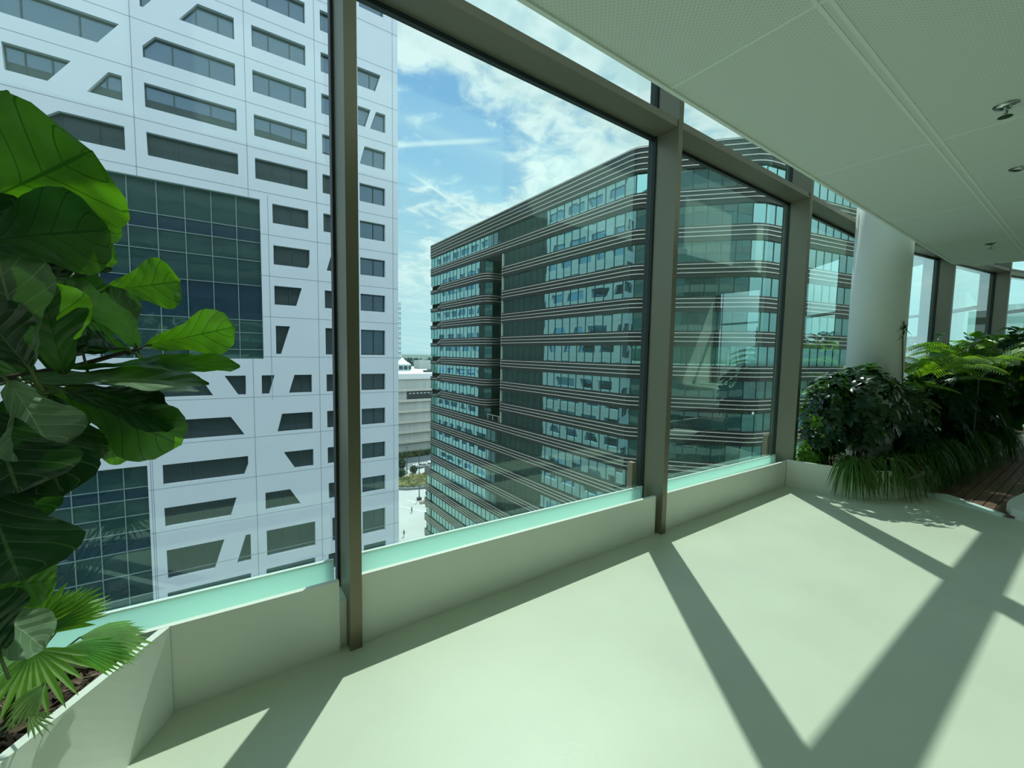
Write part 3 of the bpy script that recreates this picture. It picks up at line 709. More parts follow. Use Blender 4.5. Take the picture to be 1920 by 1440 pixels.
for k, zb_ in enumerate(ZB):
    zt = zb_+.25; z_lo = zb_-1.4; nxt = ZB[k+1]+.25 if k+1 < len(ZB) else GZ
    notch = 0 < k < 8
    if k == 0 or k >= 8:
        band(P_full, zt, z_lo, (zb_, zb_-.45, zb_-.9)); 
    else:
        # beyond the loggia the band narrows towards the far corner
        pa = [V((38, 79.6))]+P_a[1:]; band(pa, zt, z_lo, (zb_, zb_-.45, zb_-.9))
        b = MB(); fr_ = [V((38, 85)), V((38, 81.6))]; strip(b, fr_, z_lo, zb_-.6, -.1, .22, 'span'); strip(b, fr_, zb_-1.0, zb_-.91, .2, .34, 'rail')
        b.poly([(37.78, 81.6, z_lo), (37.78, 79.6, z_lo), (37.78, 79.6, zt), (37.78, 81.6, zb_-.6)], 'span')
        for q in (0, .45): b.poly([(37.68, 81.3, zb_-.62-.3*q), (37.68, 79.6, zb_-.045-q), (37.68, 79.6, zb_+.045-q), (37.68, 81.3, zb_-.53-.3*q)], 'rail')
        b.build('spandrel_end', DB)
        band(P_b, zt, z_lo, (zb_, zb_-.45, zb_-.9)); 
    hi_, lo_ = z_lo, nxt
    if notch or k == 0:
        glassrun([V((38, 85)), V((38, 62.4+1.6))]+P_a[2:], lo_, hi_); glassrun(P_b, lo_, hi_)
        if k == 0: pass
    else: glassrun(P_full, lo_, hi_)
# loggia interior
b = MB()
b.box(44.5, 44.7, 57.3, 62.4, -9.85, 17.6, 'dark_in'); b.box(38.1, 44.6, 57.1, 57.3, -9.85, 17.6, 'dark_in'); b.box(38, 44.5, 57.3, 62.4, -9.95, -9.8, 'span'); b.box(38, 44.5, 57.3, 62.4, 17.5, 17.6, 'dark_in')
for k in range(1, 8): b.box(43.9, 44.5, 57.3, 62.4, ZB[k]-1.2, ZB[k]+.2, 'span')
for k in (2, 4): b.box(40, 44.5, 57.4, 62.3, ZB[k]-.5, ZB[k]-.2, 'span')
b.box(43.8, 43.9, 57.3, 62.4, ZB[2]-.5, ZB[2]-.4, 'rail')
b.build('loggia', DB)
b = MB(); b.box(37.82, 38.05, 57.22, 57.42, -9.85, 17.5, 'rail'); b.build('loggia_corner_post', DB)
b = MB(); b.box(38.1, 38.2, 57.4, 62, -9.0, -8.9, 'rail'); 
for y in (58.2, 60, 61.6): b.box(38.1, 38.2, y, y+.12, -9.8, -8.9, 'rail')
b.build('loggia_railing', DB)
b = MB()
back = [(c3.x, c3.y), (c3.x+12, 60), (60, 85), (38, 85)]
b.prism([tuple(p) for p in offs(P_full, -.15)]+back[1:3], 23.4, 23.6, 'dark_in'); b.build('roof', DB)
b = MB(); b.prism([(38.2, 85), (60, 85), (60, 84.8), (38.2, 84.8)], GZ, 24, 'span'); b.build('rear_wall', DB)
b = MB(); ph = fillet([(41, 50), (41.2, 33), (48, 25.2), (64, 22.5), (72, 44), (41, 50)], [0, 2, 2, 0, 0, 0]); b.prism([tuple(p) for p in ph][:-1], 23.5, 25.0, 'span')
o = b.build('rooftop_plant_room', DB)
b = MB(); pth = ph[:-2]; strip(b, pth, 24.7, 24.8, .0, .12, 'rail'); r = b.build('silver_rail', o); r.location = (0, 0, 0)
# podium beyond the far end
b = MB()
PP = fillet([(38.0, 85.0), (38.0, 87.4), (50, 87.4)], [0, .0, 0])
PP = [V((50, 88.0)), V((37.9, 88.0)), V((37.9, 84.9))]
for k in range(12, 17):
    zb_ = ZB[k]
    bb = MB(); strip(bb, PP, zb_-1.4, zb_+.25, -.1, .22, 'span'); o = bb.build('podium_band', DB)
    bb = MB()
    for q in (0, .45, .9): strip(bb, PP, zb_-q-.045, zb_-q+.045, .2, .34, 'rail')
    r = bb.build('silver_rails', o); r.location = (0, 0, 0)
    lo_ = ZB[k+1]+.25 if k+1 < 17 else GZ; glassrun(PP, lo_, zb_-1.4)
bb = MB(); bb.box(37.9, 50, 84.9, 88, -24.4, -24.2, 'span'); bb.build('podium_roof', DB)
# ------------------------------------------------------------------ plaza and beyond
b = MB(); b.poly([(-3000, -400, GZ-.05), (6000, -400, GZ-.05), (6000, 8000, GZ-.05), (-3000, 8000, GZ-.05)], 'far'); struct(b.build('ground'))
b = MB(); b.box(-60, 130, 3, 147, GZ-.04, GZ, 'pave'); struct(b.build('plaza_paving'))
b = MB(); b.box(-60, 260, 147, 163, GZ-.04, GZ+.01, 'asph'); 
struct(b.build('street'))
b = MB()
def gline(b, p, q, w, z, m):
    a, c = V(p), V(q); d = (c-a).normalized(); n = V((-d.y, d.x))*w/2
    b.poly([(*(a-n), z), (*(c-n), z), (*(c+n), z), (*(a+n), z)], m)
gline(b, (38, 118.5), (50, 97), .28, GZ+.012, 'paveline'); gline(b, (44.5, 117), (56, 84), .22, GZ+.012, 'paveline')
for y in (92, 99, 106): gline(b, (30, y), (60, y+5), .10, GZ+.01, 'concl')
b.build('paving_lines')['kind'] = 'stuff'; bpy.data.objects['paving_lines']['label'] = 'pale lines inlaid in the plaza paving'; bpy.data.objects['paving_lines']['category'] = 'paving lines'
b = MB(); gline(b, (45, 155), (120, 155), .2, GZ+.03, 'paveline'); gline(b, (45, 149.5), (120, 149.5), .2, GZ+.03, 'paveline')
for k in range(6): gline(b, (60+k*1.1, 151), (62+k*1.1, 154), .4, GZ+.03, 'paveline')
tag(b.build('road_markings'), 'white road markings on the street before the concrete building', 'road markings')
isl = [(44, 128), (48, 125), (53, 123.6), (60, 124.2), (66, 126), (68, 133), (58, 137.5), (48, 137)]
g = empty('plaza_flower_bed', (55, 130, GZ), 'raised flower bed of green and yellow grasses with a dark kerb on the plaza', 'flower bed')
b = MB(); b.prism(isl, GZ, GZ+.6, 'asph'); b.build('kerb', g)
rg = random.Random(2); b = MB()
def tuft(b, x, y, z, r, h, m, n=9):
    for k in range(n):
        a = rg.uniform(0, 2*pi); q = rg.uniform(.3, 1)*r; s_ = .16*r/.6
        b.poly([(x-s_*sin(a), y+s_*cos(a), z), (x+s_*sin(a), y-s_*cos(a), z), (x+q*cos(a), y+q*sin(a), z+h*rg.uniform(.6, 1.1))], m)
cx, cy = 56, 130.3
for k in range(900):
    t_ = rg.uniform(0, 2*pi); q = sqrt(rg.random()); x, y = cx+cos(t_)*q*10.8, cy+sin(t_)*q*6.0
    tuft(b, x, y, GZ+.55, .7, rg.uniform(.5, 1.3), 'grass2' if noise.noise(V((x*.25, y*.3, 1))) > -.05 else 'grass')
b.build('grasses', g)['kind'] = 'stuff'
def blob(b, c, r, m, n=160, sz=.5, flat=1):
    for k in range(n):
        u = V((rg.gauss(0, 1), rg.gauss(0, 1), rg.gauss(0, 1))).normalized()*r*rg.uniform(.75, 1.03); u.z *= flat
        p = V(c)+u; t1 = V((rg.gauss(0, 1), rg.gauss(0, 1), rg.gauss(0, 1))).normalized()*sz; t2 = V((rg.gauss(0, 1), rg.gauss(0, 1), rg.gauss(0, 1))).normalized()*sz
        b.poly([p-t1, p+t2, p+t1, p-t2], m)
def tree(x, y, h, r, label, z=GZ, m='tree', group=None):
    e = empty('tree', (x, y, z), label, 'tree', group)
    b = MB(); b.tube([(x, y, z), (x+.1, y, z+h*.5), (x, y+.1, z+h*.8)], [.16, .11, .05], 'stem'); b.build('trunk', e)
    b = MB(); blob(b, (x, y, z+h-r*.8), r, m, 420, r*.16); blob(b, (x+.2*r, y, z+h-r*.8), r*.6, m, 150, r*.2); b.build('crown', e)
    return e
tree(52.5, 144.0, 5.2, 2.0, 'small leafy tree at the kerb right beside the white tower corner')
tree(50.9, 138.5, 3.0, 1.5, 'low round tree on the plaza just below the small kerb tree')
tree(56.5, 141.5, 2.6, 1.4, 'low bushy tree standing behind the flower bed')
for k, (p_, q_, lab) in enumerate((((763, 888), (763, 838), 'leftmost dark lamp post, beside the white tower on the street'), ((813, 872), (813, 832), 'dark lamp post right of the street, beside the dark office block'), ((786, 888), (786, 852), 'middle dark lamp post at the near kerb of the street'), ((786, 937), (786, 905), 'tall dark lamp post on the plaza with a square base'))):
    bp_ = at(*p_, 2, GZ); hgt = max(4, at(q_[0], q_[1], 1, bp_.y).z-GZ)
    e = empty('lamp_post', bp_, lab, 'lamp post', 'lamp posts')
    b = MB(); b.tube([bp_, bp_+V((0, 0, hgt))], [.16, .1], 'mast', 6); b.build('mast', e)
    b = MB(); b.box(bp_.x-.5, bp_.x+.5, bp_.y-.12, bp_.y+.12, GZ+hgt, GZ+hgt+.15, 'mast'); b.build('lamp_head', e)
    b = MB(); q = .55 if k == 3 else .25; b.box(bp_.x-q, bp_.x+q, bp_.y-q, bp_.y+q, GZ, GZ+(.7 if k == 3 else .3), 'mast'); b.build('base', e)
def person(x, y, rz, label, top, leg, h=1.74):
    e = empty('person', (x, y, GZ), label, 'person', 'people on the plaza')
    c, s_ = cos(rz), sin(rz)
    J = lambda fx, sx, z: V((x+fx*c-sx*s_, y+fx*s_+sx*c, GZ+z*h/1.74))
    chains = [([(0, 0, .95), (0, 0, 1.12), (0, 0, 1.32), (0, 0, 1.45), (0, 0, 1.54), (.01, 0, 1.66), (0, 0, 1.73)], [.15, .14, .17, .08, .06, .095, .05]),
              ([(0, 0, .95), (.02, .09, .88), (.12, .1, .48), (.02, .1, .06), (.14, .1, .03)], [.15, .095, .06, .04, .035]), ([(0, 0, .95), (0, -.09, .88), (-.05, -.1, .48), (-.22, -.1, .08), (-.12, -.1, .03)], [.15, .095, .06, .04, .035]),
              ([(0, 0, 1.38), (0, .19, 1.38), (-.05, .24, 1.1), (.05, .25, .86), (.07, .25, .78)], [.1, .06, .045, .035, .03]), ([(0, 0, 1.38), (0, -.19, 1.38), (.05, -.24, 1.1), (.14, -.25, .88), (.17, -.25, .80)], [.1, .06, .045, .035, .03])]
    def skinmesh(name, sel, m, extra=0):
        vs_, es, rs = [], [], []
        for pts, rr in sel:
            for i, (p, r) in enumerate(zip(pts, rr)):
                if i == 0:
                    k = next((j for j, q in enumerate(vs_) if (q-J(*p)).length < 1e-4), None)
                    if k is None: vs_.append(J(*p)); rs.append(r+extra); k = len(vs_)-1
                    prev = k
                else: vs_.append(J(*p)); rs.append(r+extra); es.append((prev, len(vs_)-1)); prev = len(vs_)-1
        me = bpy.data.meshes.new(name); me.from_pydata([tuple(v-e.location) for v in vs_], es, []); me.materials.append(M[m]); o = bpy.data.objects.new(name, me); link(o); o.parent = e
        o.modifiers.new('skin', 'SKIN'); sl = me.skin_vertices[0] if me.skin_vertices else None
        for i, r in enumerate(rs): me.skin_vertices[0].data[i].radius = (r, r)
        me.skin_vertices[0].data[0].use_root = True
        o.modifiers.new('sub', 'SUBSURF').levels = 1
        return o
    try:
        skinmesh('body', chains, 'skin')
        skinmesh('shirt', [(chains[0][0][:4], chains[0][1][:4]), (chains[3][0][:3], chains[3][1][:3]), (chains[4][0][:3], chains[4][1][:3])], top, .018)
        skinmesh('trousers', [(chains[1][0][:4], chains[1][1][:4]), (chains[2][0][:4], chains[2][1][:4])], leg, .015)
    except Exception as ex: print('person', ex)
    return e
for p_, lab, a, c_, rz in (((772, 961), 'person in dark clothes walking alone on the plaza left of the terrace', 'cl1', 'cl1', 2.5), ((799, 930), 'person in black walking between the flower bed and the terrace', 'cl1', 'cl2', 1.2), ((806.5, 929), 'person in dark clothes close beside the dark office block', 'cl2', 'cl1', 1.8), ((757.5, 1006), 'person near the bottom edge of the plaza, beside the white tower', 'cl1', 'cl1', .4)):
    q = at(*p_, 2, GZ); person(q.x, q.y, rz, lab, a, c_)
def bench(x, y, l, w_, rz, lab):
    e = empty('plaza_bench', (x, y, GZ), lab, 'bench', 'terrace benches'); b = MB(); c, s_ = cos(rz), sin(rz)
    def bx(u0, u1, v0, v1, z0, z1, m):
        b.hexa([(x+u*c-v*s_, y+u*s_+v*c, GZ+z) for z in (z0, z1) for v in (v0, v1) for u in (u0, u1)], m)
    for k in range(5): bx(-l/2, l/2, -w_/2+k*w_/5, -w_/2+(k+.8)*w_/5, .42, .5, 'wood2')
    b.build('seat', e)
    for u in (-l/2+.2, l/2-.6):
        b = MB(); bx(u, u+.4, -w_/2, w_/2, 0, .42, 'conc'); b.build('leg', e)
bench(50.5, 112.2, 8, 1.3, .12, 'long timber bench nearest the tall lamp post')
bench(50.8, 109.2, 7.5, 1.3, .12, 'long timber bench in front of the other two')
bench(50.6, 105.8, 6.5, 1.3, .12, 'timber bench nearest to the viewer on the plaza')
b = MB(); rg = random.Random(6)
e = empty('terrace_planting', (51, 108, GZ), 'brownish planting between the timber benches on the plaza', 'planting')
for k in range(220): tuft(b, 51+rg.uniform(-3, 3), 107.3+rg.uniform(-.35, .35), GZ, .5, .8, 'grass2')
b.build('grasses', e)['kind'] = 'stuff'
def car(x, y, rz, m, lab):
    e = empty('car', (x, y, GZ), lab, 'car'); c, s_ = cos(rz), sin(rz)
    T = lambda u, v, z: (x+u*c-v*s_, y+u*s_+v*c, GZ+z)
    prof = [(-2.1, .3), (-2.15, .7), (-1.7, .92), (-1.1, 1.0), (-.6, 1.42), (.7, 1.45), (1.4, 1.0), (2.05, .85), (2.1, .3)]
    b = MB(); n = len(prof)
    for i in range(n-1): b.poly([T(prof[i][0], -.85, prof[i][1]), T(prof[i+1][0], -.85, prof[i+1][1]), T(prof[i+1][0], .85, prof[i+1][1]), T(prof[i][0], .85, prof[i][1])], m)
    for v in (-.85, .85): b.poly([T(u, v, z) for u, z in prof], m)
    b.build('body', e)
    b = MB()
    for v in (-.87, .87): b.poly([T(u, v, z) for u, z in ((-1.0, 1.0), (-.6, 1.36), (.65, 1.38), (1.2, 1.02))], 'dbar')
    b.poly([T(-1.12, -.7, 1.01), T(-.63, -.7, 1.42), T(-.63, .7, 1.42), T(-1.12, .7, 1.01)], 'dbar'); b.poly([T(1.38, -.7, 1.04), T(.73, -.7, 1.46), T(.73, .7, 1.46), T(1.38, .7, 1.04)], 'dbar')
    b.build('windows', e)
    for u in (-1.35, 1.3):
        for v in (-.8, .8):
            b = MB(); b.tube([T(u, v-.1, .32), T(u, v+.1, .32)], .32, 'mast', 12); b.build('wheel', e)
q = at(792, 876, 2, GZ); car(q.x, q.y, .3, 'greyb', 'grey car on the street between the lamp posts')
q = at(812, 868, 2, GZ); car(q.x, q.y, .1, 'concrete2', 'pale car partly behind the dark office block')
# concrete shopping building behind the street
ML = empty('concrete_building', (75, 174, GZ), 'windowless grey concrete building with horizontal ledges between the two towers', 'building')
b = MB(); b.box(20, 150, 174, 260, GZ, -10.2, 'conc'); b.box(20, 150, 173.3, 260, -10.2, -7.9, 'concrete2'); b.build('wall', ML)
for z in (-15.4, -20.0, -24.6, -29.2, -33.6, -38.0):
    b = MB(); b.box(20, 150, 172.9, 174, z, z+1.05, 'concl'); b.build('ledge', ML)
b = MB(); b.box(66.5, 95, 173.7, 174.1, -19.0, -15.5, 'dark_in')
for k in range(9): b.box(67.3+k*1.7, 68.3+k*1.7, 173.64, 173.7, -16.6, -16.2, 'concrete2')
b.build('window_strip', ML)
b = MB(); rg = random.Random(9)
for k in range(380): 
    x = rg.uniform(50, 90); tuft(b, x, 165.2+rg.uniform(-1, 1), GZ, 1.2, 2.6, rg.choice(('grass', 'tree', 'brown')), 6)
tag(b.build('hedge'), 'brownish-green hedge along the foot of the concrete building', 'hedge', kind=None)
e = empty('roof_pavilion', (74, 205, -7.9), 'rooftop pavilion with glazed sides and white peaked tent roofs', 'pavilion')
b = MB(); b.box(60, 78.5, 200, 212, -7.9, -4.6, 'tower'); b.build('wall', e)
b = MB(); b.box(59.9, 78.6, 199.9, 200, -7.2, -5.4, 'curtain')
for k in range(8): b.box(60+k*2.4, 60.25+k*2.4, 199.8, 199.95, -7.3, -5.2, 'concrete2')
b.build('glazing', e)
for k in range(4):
    x = 59.8+k*4.7; b = MB(); t_ = (x+2.35, 206, -1.3)
    c4 = [(x, 200, -4.6), (x+4.7, 200, -4.6), (x+4.7, 212, -4.6), (x, 212, -4.6)]
    for i in range(4):
        p0, p1 = V(c4[i]), V(c4[(i+1) % 4]); t0 = V(t_); m0, m1 = p0*.5+t0*.5-V((0, 0, .45)), p1*.5+t0*.5-V((0, 0, .45))
        b.poly([p0, p1, m1, m0], 'tent'); b.poly([m0, m1, t0], 'tent')
    b.build('tent_roof', e)
e = empty('roof_units', (95, 215, -7.9), 'low pale machine boxes on the concrete building roof', 'roof units'); b = MB()
for x, y, w_, d, h in ((92, 222, 14, 8, 4.6), (84, 190, 5, 3, 1.2), (79, 184, 3, 2, 1.0), (94, 196, 8, 4, 1.6), (104, 226, 9, 6, 2.2)): b.box(x, x+w_, y, y+d, -7.9, -7.9+h, 'greyb' if h > 2 else 'mast')
b.build('housing', e)
TW = empty('distant_tower', (113, 300, GZ), 'slim pale distant tower just visible beside the white tower corner', 'building')
b = MB(); b.box(100, 110.3, 300, 312, GZ, 37, 'tower'); b.build('wall', TW)
for k in range(22):
    b = MB(); b.box(99.8, 110.6, 299.4, 300, GZ+k*3.6, GZ+k*3.6+.9, 'concrete2'); b.build('balcony', TW)
b = MB(); rg = random.Random(12)
for k in range(2600):
    y = rg.uniform(330, 1500); x = y*rg.uniform(.2, 1.1); h = rg.uniform(8, 17)*(1 if y < 800 else 1.3)
    blob(b, (x, y, GZ+h*.5), h*.7, 'far', 9, h*.35, .8)
tag(b.build('distant_woods'), 'belt of blue-green woods along the far horizon', 'trees', kind='stuff')
def dbuilding(x, y, w_, d, z1, m, lab, rz=0):
    e = empty('distant_building', (x, y, GZ), lab, 'building'); b = MB(); b.box(x, x+w_, y, y+d, GZ, z1, m); b.build('wall', e)
    b = MB()
    for k in range(int((z1-GZ)/3.6)): b.box(x-.1, x+w_+.1, y-.1, y, GZ+2+k*3.6, GZ+3.6+k*3.6, 'dark_in' if k % 2 else 'greyb'); b.box(x-.1, x, y-.1, y+d, GZ+2+k*3.6, GZ+3.6+k*3.6, 'span')
    b.build('window_rows', e)
    b = MB(); b.box(x+w_*.2, x+w_*.7, y+d*.2, y+d*.7, z1, z1+1.5, 'greyb'); b.build('roof_box', e)
dbuilding(150, 12.5, 18, 8.8, 13.6, 'greyb', 'grey-brown flat-roofed building beyond the far windows, left of the corner mullion')
dbuilding(190, 8.7, 22, 10, 18.3, 'greyb', 'grey building seen through the rightmost pane')
dbuilding(112, 275, 12, 10, -9, 'greyb', 'small grey distant block above the concrete building roof')
# ------------------------------------------------------------------ plants
def leaf(b, base, tip, nrm, wid, prof, m, nseg=9, nw=4, bend=0., cup=.12, wave=0., seed=0, twist=0):
    """a leaf blade from base to tip: prof = half-width profile, bend lifts the middle, cup folds along the midrib"""
    base, tip, nrm = V(base), V(tip), V(nrm); ax = tip-base; Ln = ax.length; a = ax.normalized(); nrm = (nrm-a*nrm.dot(a)).normalized(); s0 = a.cross(nrm)
    r = random.Random(seed); ph = r.uniform(0, 6.3); rows = []
    P = len(prof)-1
    for i in range(nseg+1):
        t_ = i/nseg; f = t_*P; k = min(int(f), P-1); w = prof[k]+(prof[k+1]-prof[k])*(f-k); w *= wid
        c = base+ax*t_+nrm*(bend*Ln*4*t_*(1-t_)); an = twist*(t_-.5); s_ = s0*cos(an)+nrm*sin(an); n_ = nrm*cos(an)-s0*sin(an)
        row = []
        for j in range(-nw, nw+1):
            u = j/nw
            h = cup*w*abs(u)**1.3+wave*wid*abs(u)**2*sin(t_*13+ph+(2.1 if u > 0 else 0))+wave*.35*wid*abs(u)*sin(t_*38+ph)
            row.append(c+s_*(w*u*(1+wave*.4*sin(t_*17+ph+u)))+n_*h)
        rows.append(row)
    base_i = len(b.v); nn = 2*nw+1; mi = b.mi(m)
    for row in rows: b.v += [tuple(p) for p in row]
    for i in range(nseg):
        for j in range(nn-1):
            b.f.append((base_i+i*nn+j, base_i+i*nn+j+1, base_i+(i+1)*nn+j+1, base_i+(i+1)*nn+j)); b.m.append(mi)
            b.uv.append([(j/(nn-1), i/nseg), ((j+1)/(nn-1), i/nseg), ((j+1)/(nn-1), (i+1)/nseg), (j/(nn-1), (i+1)/nseg)])
OB = [.04, .24, .36, .42, .50, .60, .78, .94, 1.0, .93, .70, .0]      # fiddle shape: narrow waist, broad top
EL = [.03, .45, .8, .97, 1, .92, .75, .45, 0]
LA = [.1, .7, 1, .95, .8, .55, .3, 0]
# fiddle-leaf fig ----------------------------------------------------
FG = empty('fiddle_leaf_fig', (-.95, 1.75, .33), 'fiddle-leaf fig with big wavy leaves, standing in the left planter', 'plant')
b = MB()
b.tube([(-1.02, 1.78, .3), (-.98, 1.80, .8), (-.93, 1.84, 1.2), (-.80, 1.86, 1.42), (-.56, 1.87, 1.49), (-.36, 1.88, 1.54), (-.215, 1.9, 1.597)], [.022, .02, .018, .014, .011, .008, .006], 'stem')
b.tube([(-.93, 1.84, 1.2), (-.95, 1.8, 1.6), (-.90, 1.78, 1.95), (-.86, 1.76, 2.3)], [.017, .014, .011, .007], 'stem')
b.tube([(-.98, 1.80, .8), (-.85, 1.85, 1.0), (-.7, 1.86, 1.15)], [.014, .011, .007], 'stem')
b.build('stem', FG, True)
# (base px, tip px, base distance y, tip distance y, width in m, tilt about the axis, bend, material)
FL_ = [((-70, 395), (172, 282), 1.70, 1.72, .185, 8, .03, 'fig'), ((-90, 462), (208, 432), 1.66, 1.70, .125, -25, .05, 'fig'), ((80, 470), (203, 392), 1.80, 1.88, .075, 20, .08, 'fig'), ((120, 500), (212, 455), 1.82, 1.86, .06, 40, .05, 'fig'),
 ((196, 545), (338, 528), 1.86, 1.92, .088, -5, .02, 'fig'), ((272, 648), (442, 612), 1.90, 1.95, .088, 10, .03, 'fig'), ((120, 702), (72, 522), 1.78, 1.70, .095, 10, .02, 'fig'),
 ((155, 660), (108, 520), 1.84, 1.84, .115, -38, .05, 'figlit'), ((258, 652), (205, 535), 1.90, 1.86, .085, -34, .06, 'figlit'), ((235, 655), (130, 640), 1.88, 1.80, .07, -62, .02, 'figdark'), ((250, 660), (130, 600), 1.90, 1.95, .07, -40, .05, 'figdark'),
 ((58, 685), (-10, 455), 1.70, 1.66, .11, -25, .04, 'figlit'), ((55, 690), (-50, 560), 1.66, 1.60, .10, -30, .03, 'figdark'), ((128, 690), (450, 688), 1.80, 1.86, .085, -68, .02, 'fig'), ((40, 712), (392, 722), 1.76, 1.80, .10, -62, .03, 'figlit'),
 ((60, 716), (380, 735), 1.84, 1.90, .10, -80, .01, 'figdark'), ((120, 722), (312, 765), 1.80, 1.84, .075, 30, .04, 'figdark'), ((118, 728), (340, 835), 1.74, 1.80, .105, 15, .04, 'fig'), ((120, 735), (330, 800), 1.72, 1.78, .085, -45, .05, 'figdark'),
 ((138, 798), (243, 836), 1.88, 1.95, .045, 25, .02, 'fig'), ((157, 828), (243, 860), 1.80, 1.86, .035, 20, .02, 'fig'), ((15, 715), (95, 850), 1.62, 1.66, .11, -35, .04, 'figlit'), ((45, 725), (118, 930), 1.78, 1.72, .11, 20, .03, 'figdark'),
 ((95, 740), (158, 880), 1.86, 1.84, .085, 10, .03, 'figdark'), ((-20, 770), (35, 925), 1.60, 1.58, .13, 0, .04, 'figdark'), ((-30, 900), (38, 1090), 1.62, 1.60, .14, 10, .04, 'figdark'), ((-20, 975), (105, 1000), 1.78, 1.84, .055, 30, .03, 'fig'),
 ((-30, 1105), (108, 1085), 1.72, 1.78, .07, 10, .04, 'fig'), ((-40, 1135), (82, 1218), 1.66, 1.66, .075, -35, .06, 'figlit'), ((-30, 190), (12, 205), 1.72, 1.75, .05, 10, .03, 'fig'), ((-60, 660), (-20, 480), 1.85, 1.85, .13, 0, .03, 'figdark'),
 ((90, 690), (110, 480), 1.92, 1.95, .12, 10, .03, 'figdark'), ((40, 560), (60, 440), 1.9, 1.95, .14, 0, .03, 'figdark'), ((-10, 640), (40, 500), 1.95, 1.95, .12, 0, .0, 'figdark'), ((60, 720), (150, 810), 1.95, 1.92, .12, 10, .0, 'figdark'),
 ((20, 740), (60, 900), 1.95, 1.9, .12, 10, .0, 'figdark'), ((-40, 860), (20, 1000), 1.9, 1.9, .13, 10, .0, 'figdark'), ((-40, 1000), (40, 1120), 1.95, 1.9, .11, 10, .0, 'figdark'), ((-120, 640), (-30, 330), 1.8, 1.7, .15, 0, .05, 'figdark'), ((-120, 800), (-60, 1000), 1.7, 1.7, .15, 0, .05, 'figdark'), ((130, 520), (180, 470), 1.84, 1.9, .06, 10, .02, 'figdark'), ((-30, 560), (60, 640), 1.98, 1.96, .12, 10, .02, 'figdark'), ((-60, 700), (30, 640), 2.0, 1.98, .12, -20, .02, 'figdark'), ((100, 640), (60, 540), 1.98, 2.0, .09, 10, .02, 'figdark'), ((-40, 520), (30, 400), 1.8, 1.85, .13, 15, .04, 'figdark'), ((110, 735), (250, 745), 1.9, 1.95, .08, 50, .02, 'figdark'), ((160, 590), (240, 600), 1.95, 2.0, .06, 30, .02, 'figdark'), ((-60, 1010), (60, 960), 1.7, 1.72, .09, 20, .03, 'figdark'), ((0, 1230), (-60, 1120), 1.6, 1.6, .09, 0, .03, 'figdark')]
for k, (p, q, ya, yb_, wd_, tilt, bend, m) in enumerate(FL_):
    A, B = at(*p, 1, ya), at(*q, 1, yb_); ax = (B-A).normalized(); view = (CAM-(A+B)/2).normalized(); n_ = (view-ax*view.dot(ax)).normalized()
    n_ = Matrix.Rotation(radians(tilt), 3, ax) @ n_
    b = MB(); leaf(b, A, B, n_, wd_, OB, m, 22, 6, bend, .16, .07, k, twist=.25*(-1)**k)
    b.build('leaf', FG, True)
    b = MB(); st_ = A-ax*.05+V((0, 0, -.02)); b.tube([st_, A, A+ax*.02], [.004, .0035, .003], 'petiole', 5); b.build('petiole', FG, True)
# fan palms at the lower left ----------------------------------------
def fan(b, c, d, nrm, R, n, spread, m, droop=.15, seed=0, m2=None):
    r = random.Random(seed); c, d, nrm = V(c), V(d).normalized(), V(nrm); nrm = (nrm-d*nrm.dot(d)).normalized(); s_ = d.cross(nrm)
    for k in range(n):
        an = (k/(n-1)-.5)*spread; e = d*cos(an)+s_*sin(an); L_ = R*(1-.25*abs(an)/spread*2)*r.uniform(.9, 1.05)
        side_ = nrm.cross(e); w = R*.050
        pts = [(0, .15), (.3, .8), (.55, 1), (.8, .7), (1, .03)]; prev = None
        for t_, ww in pts:
            p = c+e*L_*t_-V((0, 0, 1))*droop*L_*t_*t_*r.uniform(.9, 1.1); fold = nrm*w*.35*ww
            cur = (p-side_*w*ww, p+fold, p+side_*w*ww)
            if prev:
                b.poly([prev[0], prev[1], cur[1], cur[0]], m); b.poly([prev[1], prev[2], cur[2], cur[1]], m2 or m)
            prev = cur
FP = empty('fan_palm', (-.62, 2.05, .33), 'bright green low fan palm beside the fig, in the bark of the left planter', 'plant')
FP2 = empty('fan_palm', (-.72, 1.8, .33), 'pale fan-leaved seedling drooping over the bark, nearest the left photo edge', 'plant')
fans = [(FP, (80, 1190), (185, 1085), 1.98, 2.0, .21, 13, 1.3, 'fan', 'lime'), (FP, (60, 1185), (100, 1085), 1.95, 2.0, .19, 11, 1.5, 'lime', 'fan'), (FP, (150, 1195), (315, 1185), 1.92, 1.98, .21, 13, 1.2, 'fanpale', 'fan'), (FP, (120, 1215), (270, 1215), 1.86, 1.9, .19, 12, 1.0, 'fan', 'fan'),
 (FP2, (62, 1218), (75, 1350), 1.78, 1.74, .19, 12, 2.2, 'fanpale', 'fan'), (FP2, (85, 1280), (20, 1350), 1.74, 1.70, .11, 9, 1.2, 'fanpale', 'fanpale'), (FP, (30, 1180), (-20, 1130), 1.95, 1.95, .16, 11, 1.6, 'fan', 'fanpale'), (FP, (110, 1180), (170, 1130), 2.06, 2.12, .17, 11, 1.1, 'lime', 'fanpale'), (FP, (170, 1205), (262, 1165), 1.98, 2.05, .16, 11, 1.0, 'fanpale', 'lime'), (FP, (70, 1170), (130, 1115), 2.08, 2.18, .15, 9, 1.4, 'fanpale', 'lime'), (FP2, (55, 1340), (115, 1380), 1.72, 1.7, .07, 7, 1.4, 'fanpale', 'fanpale'), (FP2, (40, 1230), (-60, 1260), 1.8, 1.75, .18, 11, 1.4, 'fanpale', 'fan')]
